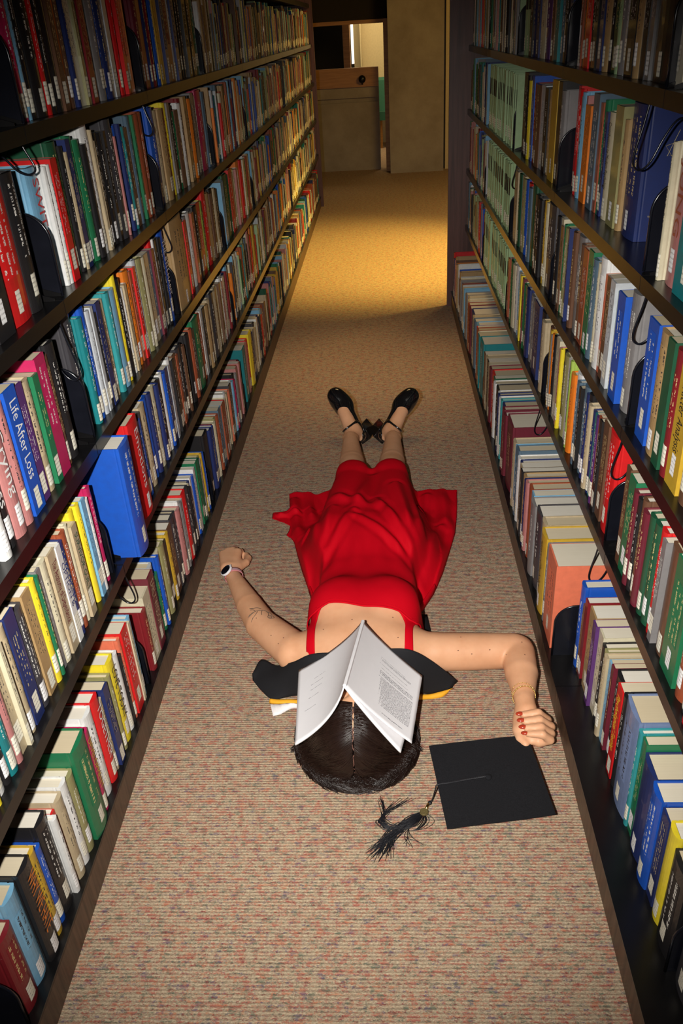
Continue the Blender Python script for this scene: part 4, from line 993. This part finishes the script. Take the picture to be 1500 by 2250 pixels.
wt = mesh('watch_band', V, F, None, P_, smooth=True, mats=[M['band'], M['band2'], flatmat('red_band', (.6, .03, .03), .7)], fmat=[(1 if k == 1 else 0) if 0 < (i//3) < 40 else 2 for i, k in enumerate(cols)])
md = wt.modifiers.new('t', 'SOLIDIFY'); md.thickness = .002
wt['label'] = 'woven pink and lilac watch band'
nrm = Vector((-.55, -.15, .82)).normalized(); sx_ = wd-nrm*wd.dot(nrm); sx_.normalize(); sy_ = nrm.cross(sx_); R = Matrix((sx_, sy_, nrm)).transposed(); cc = wc+nrm*.0285+wx*.003
def disc(b, c, r, h, n=32, R=R):
    vs = [Vector(c)+R@Vector((r*math.cos(2*math.pi*i/n), r*math.sin(2*math.pi*i/n), z)) for z in (0, h) for i in range(n)]
    b.add(vs, [tuple(range(n-1, -1, -1)), tuple(range(n, 2*n))]+[(i, (i+1) % n, (i+1) % n+n, i+n) for i in range(n)])
b = B(); disc(b, cc, .0215, .008); wca = b.build('watch_case', flatmat('white_aluminium', (.75, .76, .80), .25), wt); bv = wca.modifiers.new('bevel', 'BEVEL'); bv.width = .002; bv.segments = 3
b = B(); disc(b, cc+nrm*.0078, .0185, .001); b.build('watch_face', flatmat('black_glass', (.004, .004, .008), .05, coat=.5), wt)
b = B()
for a in (-.007, .007): disc(b, cc+nrm*.004-sy_*.0215*0+R@Vector((a, -.0215, 0)), .002, .003, 10)
b.build('watch_button', flatmat('chrome', (.55, .55, .56), .15), wt)
M['gold'] = plain('gold_chain', (.80, .56, .20), .22, 1.0)
for (y0_, tl, rb) in ((1.618, .05, .0022), (1.630, -.12, .0016)):
    b = B()
    for q in range(46):
        a = 2*math.pi*q/46; p = Vector((.327+.0295*math.cos(a), y0_+tl*.03*math.cos(a)+.004*math.sin(a)*2, .079+.030*math.sin(a)))
        b.sphere(p, (rb, rb*.9, rb), 6, 4)
    b.build('bracelet', M['gold'], P_, smooth=True)

# ---- hair
m, nt, bb = newmat('dark_brown_hair'); nt.links.new(mix(nt, noise(nt, coords(nt), 60, 3), (.008, .0035, .0025), (.022, .010, .007)), bb.inputs['Base Color']); bb.inputs['Roughness'].default_value = .32; bb.inputs['Specular IOR Level'].default_value = .6; M['hair'] = m
HF = Field((-.31, 1.34, -.002), (.10, 1.70, .24), .004)
HF.ell((-.108, 1.500, .088), (.076, .100, .084), .01)
HF.ell((-.108, 1.490, .034), (.108, .085, .034), .012)
HF.ell((-.205, 1.53, .028), (.050, .060, .026), .03); HF.ell((-.008, 1.52, .028), (.050, .060, .026), .03)
HF.ell((-.107, 1.56, .172), (.060, .080, .060), .012, cut=True)
V, F = HF.surface(); hair = mesh('hair', V, F, plain('hair_underlayer', (.0035, .0018, .0015), .9, spec=.04, bumpy=.6, nscale=300), P_, smooth=True); hair['label'] = 'dark brown wavy hair parted in the middle, spread on the carpet'
hc = Vector((-.108, 1.498, .090)); hr = Vector((.086, .112, .096))
V, F = [], []
r2 = np.random.RandomState(3)
def strand(pts, r0, r1):
    n = len(V); k = 3; prev = Vector((.3, .2, .9))
    for i, p in enumerate(pts):
        t_ = (pts[min(i+1, len(pts)-1)]-pts[max(i-1, 0)]); t_.normalize(); a = prev-t_*prev.dot(t_)
        if a.length < 1e-4: a = Vector((1, 0, 0))
        a.normalize(); prev = a; c_ = t_.cross(a); rr_ = r0+(r1-r0)*i/(len(pts)-1)
        for j in range(k):
            th = 2*math.pi*j/k; V.append(p+(a*math.cos(th)+c_*math.sin(th))*rr_)
    for i in range(len(pts)-1):
        for j in range(k): F.append((n+i*k+j, n+i*k+(j+1) % k, n+(i+1)*k+(j+1) % k, n+(i+1)*k+j))
def skull(ph, th, sd_, L):
    root = Vector((0, -math.sin(ph), math.cos(ph))); d_ = root*math.cos(th)+Vector((sd_, 0, 0))*math.sin(th)
    return hc+Vector((d_.x*hr.x, d_.y*hr.y, d_.z*hr.z))*L
for i in range(6400):
    ph = math.radians(r2.uniform(4, 150)); sd_ = -1 if i % 2 else 1
    cl = math.sin(ph*11+sd_*1.3); cl2 = math.sin(ph*23+sd_)
    be = max(0, ph-.35)/2.25*1.55+r2.normal(0, .08)+.10*cl
    ro = r2.uniform(.95, 1.10)+.05*cl2
    E_ = Vector((-.108+sd_*.138*ro*math.cos(be), 1.525-.135*ro*math.sin(be), r2.uniform(.004, .035)))
    q_ = r2.uniform(.15, .42); EQ = Vector((-.108+sd_*.140*ro*math.cos(be+q_), 1.525-.137*ro*math.sin(be+q_), r2.uniform(.003, .02)))
    L0 = 1.0+r2.uniform(0, .03)
    rd = Vector((sd_*(.02+abs(r2.normal(0, .03))), -math.sin(ph), math.cos(ph))).normalized()
    ed = Vector(((E_.x-hc.x)/hr.x, (E_.y-hc.y)/hr.y, (E_.z-hc.z)/hr.z)).normalized()
    om = rd.angle(ed)
    def gc_(t_, L): 
        d_ = (rd*math.sin((1-t_)*om)+ed*math.sin(t_*om))/max(1e-4, math.sin(om)); return hc+Vector((d_.x*hr.x, d_.y*hr.y, d_.z*hr.z))*L
    P = [gc_(0, L0+.0), gc_(.2, L0+.045+.015*cl), gc_(.42, L0+.085+.025*cl), gc_(.66, L0+.12+.04*cl2), gc_(.88, L0+.22)*.65+E_*.35, E_, EQ]
    wv = r2.uniform(0, 6.28)
    pts = [Vector(p) for p in spline(P, 15)]
    for q, p in enumerate(pts):
        t_ = q/15; p.x += .004*t_*math.sin(7*t_+cl2*2+wv*.15); p.y += .005*t_*math.sin(8*t_+cl*3+wv*.15); p.z = max(p.z, .004)
    strand(pts, .0011, .0005)
# locks lying on the carpet
for i in range(900):
    a = r2.uniform(-.25, math.pi+.25); a = -a      # around the crown side
    rx, ry = .105+r2.uniform(-.02, .02), .10
    p0 = Vector((-.108+rx*math.cos(a), 1.50+ry*math.sin(a), r2.uniform(.01, .05)))
    tw = 1 if math.cos(a) > 0 else -1
    ln = r2.uniform(.03, .07); pts = []; cv_ = r2.uniform(.3, 1.6)
    for q in range(9):
        t_ = q/8; aa = a-tw*(.9+cv_*t_*.9)
        pts.append(Vector((p0.x+ln*t_*math.cos(aa), p0.y+ln*t_*math.sin(aa)+.012*t_, max(.003, p0.z*(1-t_)+.004*math.sin(6*t_)))))
    strand(pts, .0007, .0003)
for i in range(420):   # wavy locks at both sides
    sd_ = -1 if i % 2 else 1; lk = (i//2) % 7; x0 = -.108+sd_*(.105+.006*lk % .03+r2.uniform(-.006, .006)); y0 = 1.56+.012*lk-.03+r2.uniform(-.008, .008); z0 = r2.uniform(.02, .05); pts = []
    ph = lk*1.3+r2.uniform(-.25, .25); ln = .055+.01*(lk % 3)
    for q in range(14):
        t_ = q/13; pts.append(Vector((x0+sd_*(.034*math.sin(1.7*t_)+.007*math.sin(8*t_+ph)), y0-ln*t_+.006*math.sin(7*t_+ph), max(.004, z0*(1-t_)+.004*math.sin(9*t_+ph)))))
    strand(pts, .0010, .0004)
hs = mesh('hair_strands', V, F, M['hair'], hair, smooth=True); hs['kind'] = 'stuff'
b = B(); pts = []
for q in range(20):
    ph = math.radians(10+q*6.8); pts.append(hc+Vector((.0035*math.sin(q*2.3)+.002*math.sin(q*5.1), -math.sin(ph)*hr.y, math.cos(ph)*hr.z))*1.0)
b.tube(pts, .0016, 5); b.build('hair_parting', flatmat('scalp', (.16, .07, .05), .7), hair, smooth=True)

# ---- academic hood under and over the shoulders
M['hoodblack'] = plain('black_gown_cloth', (.012, .012, .014), .8, bumpy=.1, nscale=300, spec=.2)
M['hoodgold'] = plain('golden_yellow_velvet', (.80, .38, .015), .7)
M['hoodwhite'] = plain('white_satin', (.78, .74, .74), .28)
def cloth(name, top_, bot, n, k, mat, parent, zf=None, amp=.0, lab=None):
    A_ = spline(top_, n); C_ = spline(bot, n); V = []; F = []
    for i, (p, q) in enumerate(zip(A_, C_)):
        for j in range(k+1):
            t_ = j/k; P3 = p*(1-t_)+q*t_
            z = P3[2]+amp*math.sin(9*i/n*math.pi+t_*5)*math.sin(math.pi*t_)+.006*math.sin(math.pi*t_)
            V.append((P3[0], P3[1], max(z, .002)))
    for i in range(n):
        for j in range(k): a = i*(k+1)+j; F.append((a, a+1, a+k+2, a+k+1))
    o = mesh(name, V, F, mat, parent, smooth=True); md = o.modifiers.new('t', 'SOLIDIFY'); md.thickness = .0016
    return o
hd = cloth('academic_hood', [(-.415, 1.800, .012), (-.392, 1.838, .030), (-.345, 1.795, .045), (-.285, 1.738, .105), (-.230, 1.710, .155), (-.165, 1.700, .168), (-.09, 1.690, .170), (-.02, 1.703, .176), (.040, 1.706, .166), (.100, 1.722, .110), (.168, 1.748, .018)],
           [(-.412, 1.775, .008), (-.378, 1.725, .010), (-.345, 1.692, .012), (-.300, 1.690, .022), (-.250, 1.672, .050), (-.175, 1.66, .10), (-.09, 1.655, .12), (-.01, 1.66, .10), (.055, 1.683, .045), (.085, 1.702, .014), (.150, 1.728, .008)], 60, 12, M['hoodblack'], P_, amp=.003)
hd['label'] = 'black academic hood with gold and white lining'
cloth('gold_lining', [(-.352, 1.699, .009), (-.325, 1.692, .012), (-.29, 1.685, .018), (-.245, 1.668, .03)], [(-.354, 1.684, .004), (-.325, 1.672, .008), (-.29, 1.668, .014), (-.245, 1.650, .02)], 14, 3, M['hoodgold'], hd)
cloth('gold_lining', [(.045, 1.690, .028), (.082, 1.706, .010), (.12, 1.718, .010), (.156, 1.732, .008)], [(.045, 1.676, .018), (.088, 1.692, .005), (.12, 1.700, .004), (.135, 1.712, .004)], 14, 3, M['hoodgold'], hd)
cloth('satin_lining', [(-.352, 1.684, .005), (-.325, 1.674, .012), (-.29, 1.668, .020), (-.245, 1.650, .03)], [(-.338, 1.636, .004), (-.318, 1.640, .006), (-.285, 1.655, .012), (-.245, 1.640, .018)], 14, 5, M['hoodwhite'], hd, amp=.002)
cloth('gown_edge', [(-.262, 2.00, .012), (-.285, 1.93, .012), (-.30, 1.87, .012)], [(-.20, 2.00, .004), (-.20, 1.93, .004), (-.20, 1.87, .004)], 8, 2, M['hoodblack'], hd)
cloth('gown_edge', [(.098, 2.06, .012), (.105, 1.98, .014), (.112, 1.90, .014), (.150, 1.865, .010), (.145, 1.80, .01)], [(.03, 2.06, .004), (.03, 1.98, .004), (.03, 1.90, .004), (.04, 1.86, .004), (.05, 1.80, .004)], 10, 2, M['hoodblack'], hd)

# ------------------------------------------------------------------ open booklet lying over the face
A0 = np.array((-.086, 1.728, .250)); B0 = np.array((-.1225, 1.452, .278))
bkt = thing('open_booklet', 'white paper booklet lying open face down over the face like a tent', 'booklet', (-.105, 1.59, .20))
M['paper'] = plain('white_paper', (.74, .73, .75), .6, namt=.03)
M['textpaper'] = print_material('text_page', 26.0, .22, (.25, .72))
def leaf(name, far, near, cfar, cnear, lift, text, mat, thick):
    V = []; F = []; L = []; na, nb = 28, 22
    far = np.array(far); near = np.array(near); cfar = np.array(cfar); cnear = np.array(cnear)
    for j in range(nb+1):
        t_ = j/nb; s0 = A0*(1-t_)+B0*t_; c1 = cfar*(1-t_)+cnear*t_; e = far*(1-t_)+near*t_
        for i in range(na+1):
            u = i/na; p = s0*(1-u)**2+2*c1*u*(1-u)+e*u*u; p = p+np.array((0, 0, lift)); V.append(p); L.append((u, t_))
    for j in range(nb):
        for i in range(na): a = j*(na+1)+i; F.append((a, a+1, a+na+2, a+na+1))
    o = mesh(name, V, F, mat, bkt, smooth=True); md = o.modifiers.new('t', 'SOLIDIFY'); md.thickness = thick; md.offset = -1 if lift >= 0 else 1
    return o, V, L
LF = ((-.262, 1.690, .118), (-.247, 1.415, .125), (-.140, 1.715, .175), (-.150, 1.440, .172))
RF = ((.066, 1.660, .118), (.030, 1.420, .120), (-.030, 1.722, .170), (-.070, 1.445, .195))
RB = ((.062, 1.652, .112), (.004, 1.398, .118), (-.032, 1.715, .165), (-.072, 1.440, .190))
def page(name, spec, blocks, lift):
    o, V, L = leaf(name, *spec, lift, True, M['paper'], .0008)
    # the printed patch follows the leaf
    far, near, cfar, cnear = [np.array(q) for q in spec]
    for (u0, u1, t0, t1, nl, gap) in blocks:
        PV, PF, UV = [], [], []; na, nb = 20, max(2, int((t1-t0)*26))
        for j in range(nb+1):
            t_ = t0+(t1-t0)*j/nb; s0 = A0*(1-t_)+B0*t_; c1 = cfar*(1-t_)+cnear*t_; e = far*(1-t_)+near*t_
            for i in range(na+1):
                u = u0+(u1-u0)*i/na; p = s0*(1-u)**2+2*c1*u*(1-u)+e*u*u+np.array((0, 0, lift+.0011)); PV.append(p); UV.append((u, (t_-t0)/(t1-t0)*nl, gap))
        for j in range(nb):
            for i in range(na): a = j*(na+1)+i; PF.append((a, a+1, a+na+2, a+na+1))
        q = mesh('printed_text', PV, PF, M['textpaper'], o, smooth=True); n_ = len(PV)
        setattrs(q.data, [('Col', 'FLOAT_COLOR', [(.74, .73, .75, 1)]*n_), ('Ink', 'FLOAT_COLOR', [(.10, .10, .12, 1)]*n_), ('luv', 'FLOAT_VECTOR', UV)])
    return o
page('cover_leaf', LF, [(.30, .80, .26, .271, 1, 1), (.34, .84, .33, .341, 1, 2), (.40, .84, .40, .411, 1, 2), (.30, .86, .50, .511, 1, 3), (.40, .90, .64, .652, 1, 5)], .0)
page('cover_leaf', RF, [(.18, .80, .22, .23, 1, 1), (.14, .84, .31, .32, 1, 2), (.14, .86, .36, .37, 1, 4), (.34, .88, .24, .27, 2, 7), (.12, .93, .40, .46, 3, 3), (.09, .94, .48, .84, 22, 3), (.40, .60, .86, .875, 1, 6), (.30, .88, .90, .92, 1, 6)], .0)
leaf('page_stack', *LF, -.0032, False, M['paper'], .0035)
leaf('page_stack', *RB, -.0040, False, M['paper'], .0035)
b = B(); b.tube([tuple(A0+np.array((0, 0, -.001))), tuple(B0+np.array((0, 0, -.001)))], .0048, 8); b.build('spine', M['paper'], bkt)

# ------------------------------------------------------------------ mortarboard
gc = thing('graduation_cap', 'black square graduation cap lying on the carpet beside the closed hand', 'cap', (.21, 1.37, 0))
M['capcloth'] = plain('black_cap_felt', (.011, .011, .013), .95, bumpy=.35, nscale=420, namt=.6, spec=.15)
c4p = [(.074, 1.473), (.320, 1.512), (.346, 1.266), (.102, 1.228)]
V = []; F = []; nn = 24
for lay, zo in ((0, .0545), (1, .0575)):
    for j in range(nn+1):
        for i in range(nn+1):
            u, v = i/nn, j/nn; x = (c4p[0][0]*(1-u)+c4p[1][0]*u)*(1-v)+(c4p[3][0]*(1-u)+c4p[2][0]*u)*v; y = (c4p[0][1]*(1-u)+c4p[1][1]*u)*(1-v)+(c4p[3][1]*(1-u)+c4p[2][1]*u)*v
            z = zo+.0010*math.sin(u*7+v*3)*math.sin(v*5)-.0008*gs(u, .5, .3)*gs(v, .75, .15)-.007*(u*(1-v))**2
            V.append((x, y, z))
w = nn+1
for j in range(nn):
    for i in range(nn):
        a = j*w+i; F.append((a, a+1, a+w+1, a+w)); a += w*w; F.append((a, a+w, a+w+1, a+1))
per = [i for i in range(w)]+[j*w+nn for j in range(1, w)]+[nn*w+i for i in range(nn-1, -1, -1)]+[j*w for j in range(nn-1, 0, -1)]
for a, c_ in zip(per, per[1:]+per[:1]): F.append((a, a+w*w, c_+w*w, c_))
mesh('board', V, F, M['capcloth'], gc)
SK = Field((.10, 1.26, -.002), (.32, 1.48, .056), .004); SK.ell((.205, 1.365, .014), (.080, .080, .034), .004); V, F = SK.surface(); mesh('skull_cap', V, F, M['capcloth'], gc, smooth=True)
b = B(); b.sphere((.208, 1.372, .0585), (.0085, .0085, .0055)); btn = b.build('button', M['capcloth'], gc, smooth=True)
M['cord'] = plain('black_silk_cord', (.008, .008, .011), .38, bumpy=.4, nscale=900)
b = B()
for off in (0, 2.1, 4.2):
    base = spline([(.206, 1.372, .0615), (.165, 1.366, .0600), (.120, 1.356, .0598), (.0885, 1.350, .0590), (.083, 1.347, .048), (.076, 1.344, .018), (.0715, 1.341, .008)], 110)
    b.tube([Vector(p)+Vector((.0008*math.sin(i*.9+off), .0012*math.cos(i*.9+off), .0008*math.sin(i*.9+off+1))) for i, p in enumerate(base)], .0011, 5)
b.build('cord', M['cord'], gc, smooth=True)
b = B(); b.sphere((.0695, 1.340, .008), (.0048, .0060, .0048)); b.build('knot', M['cord'], gc, smooth=True)
b = B(); b.tube([(.066, 1.337, .008), (.059, 1.322, .007)], .0036, 10); b.build('gold_clasp', M['gold'], gc, smooth=True)
R = Matrix.Rotation(.12, 3, 'X')
b = B(); disc(b, (.054, 1.309, .0135), .0100, .0014, 28, R); md_ = b.build('medallion', flatmat('antique_brass', (.42, .33, .14), .35, metal=.8), gc)
b = B(); pts = [(.054+.0082*math.cos(a*.2618), 1.309+.0082*math.sin(a*.2618), .0152) for a in range(24)]; b.tube(pts, .0004, 4, closed=True)
for r_, n_ in ((.003, 10), (.0052, 14)):
    for q in range(n_):
        a = 6.283*q/n_; b.sphere((.054+r_*math.cos(a), 1.309+r_*math.sin(a), .0151), (.0006, .0009, .0005), 6, 4)
b.build('embossing', flatmat('antique_brass_dark', (.16, .12, .05), .45, metal=.6), md_)
b = B(); r3 = np.random.RandomState(5)
for i in range(150):
    if i < 104:
        e = (r3.normal(-.052, .017), r3.normal(1.212, .012)); j1 = r3.normal(0, .0035)
        P0 = (.058+r3.normal(0, .0022), 1.318+r3.normal(0, .0016), .006+abs(r3.normal(0, .003)))
        P1 = (.022+j1*1.2, 1.286-j1*1.2, .006+abs(r3.normal(0, .004))); P2 = (-.018+r3.normal(0, .006), 1.258+r3.normal(0, .006), .004+abs(r3.normal(0, .003)))
        ctl = [P0, P1, P2, (e[0], e[1], .0025)]
    elif i < 136:
        j1 = r3.normal(0, .004); ctl = [(.058, 1.318, .007), (.015+j1, 1.283-j1, .007), (-.022+j1, 1.272+j1, .006), (-.040+j1, 1.285+j1, .005), (-.040+r3.normal(0, .004), 1.310+r3.normal(0, .004), .004), (r3.normal(-.022, .014), r3.normal(1.340, .007), .003)]
        if i % 3 == 0: ctl[-1] = (r3.normal(-.046, .005), r3.normal(1.355, .007), .003); ctl[3] = (-.052+j1, 1.290, .005)
        if i % 3 == 1: ctl[-1] = (r3.normal(.018, .01), r3.normal(1.352, .005), .003)
    elif i < 142:
        ctl = [(.056, 1.316, .006), (.020, 1.275, .004), (.005+r3.normal(0, .01), 1.25, .003), (.020+r3.normal(0, .012), 1.225+r3.normal(0, .006), .003)]
    else:
        q = r3.uniform(.8, 1.3); ctl = [(.056, 1.315, .006), (.062*q, 1.292, .004), (.045*q, 1.272, .003), (.020, 1.266, .003), (.0, 1.275, .003)]
    b.tube(spline(ctl, 14), .00062, 4, cap=False)
tas = b.build('tassel', M['cord'], gc, smooth=True); tas['kind'] = 'stuff'
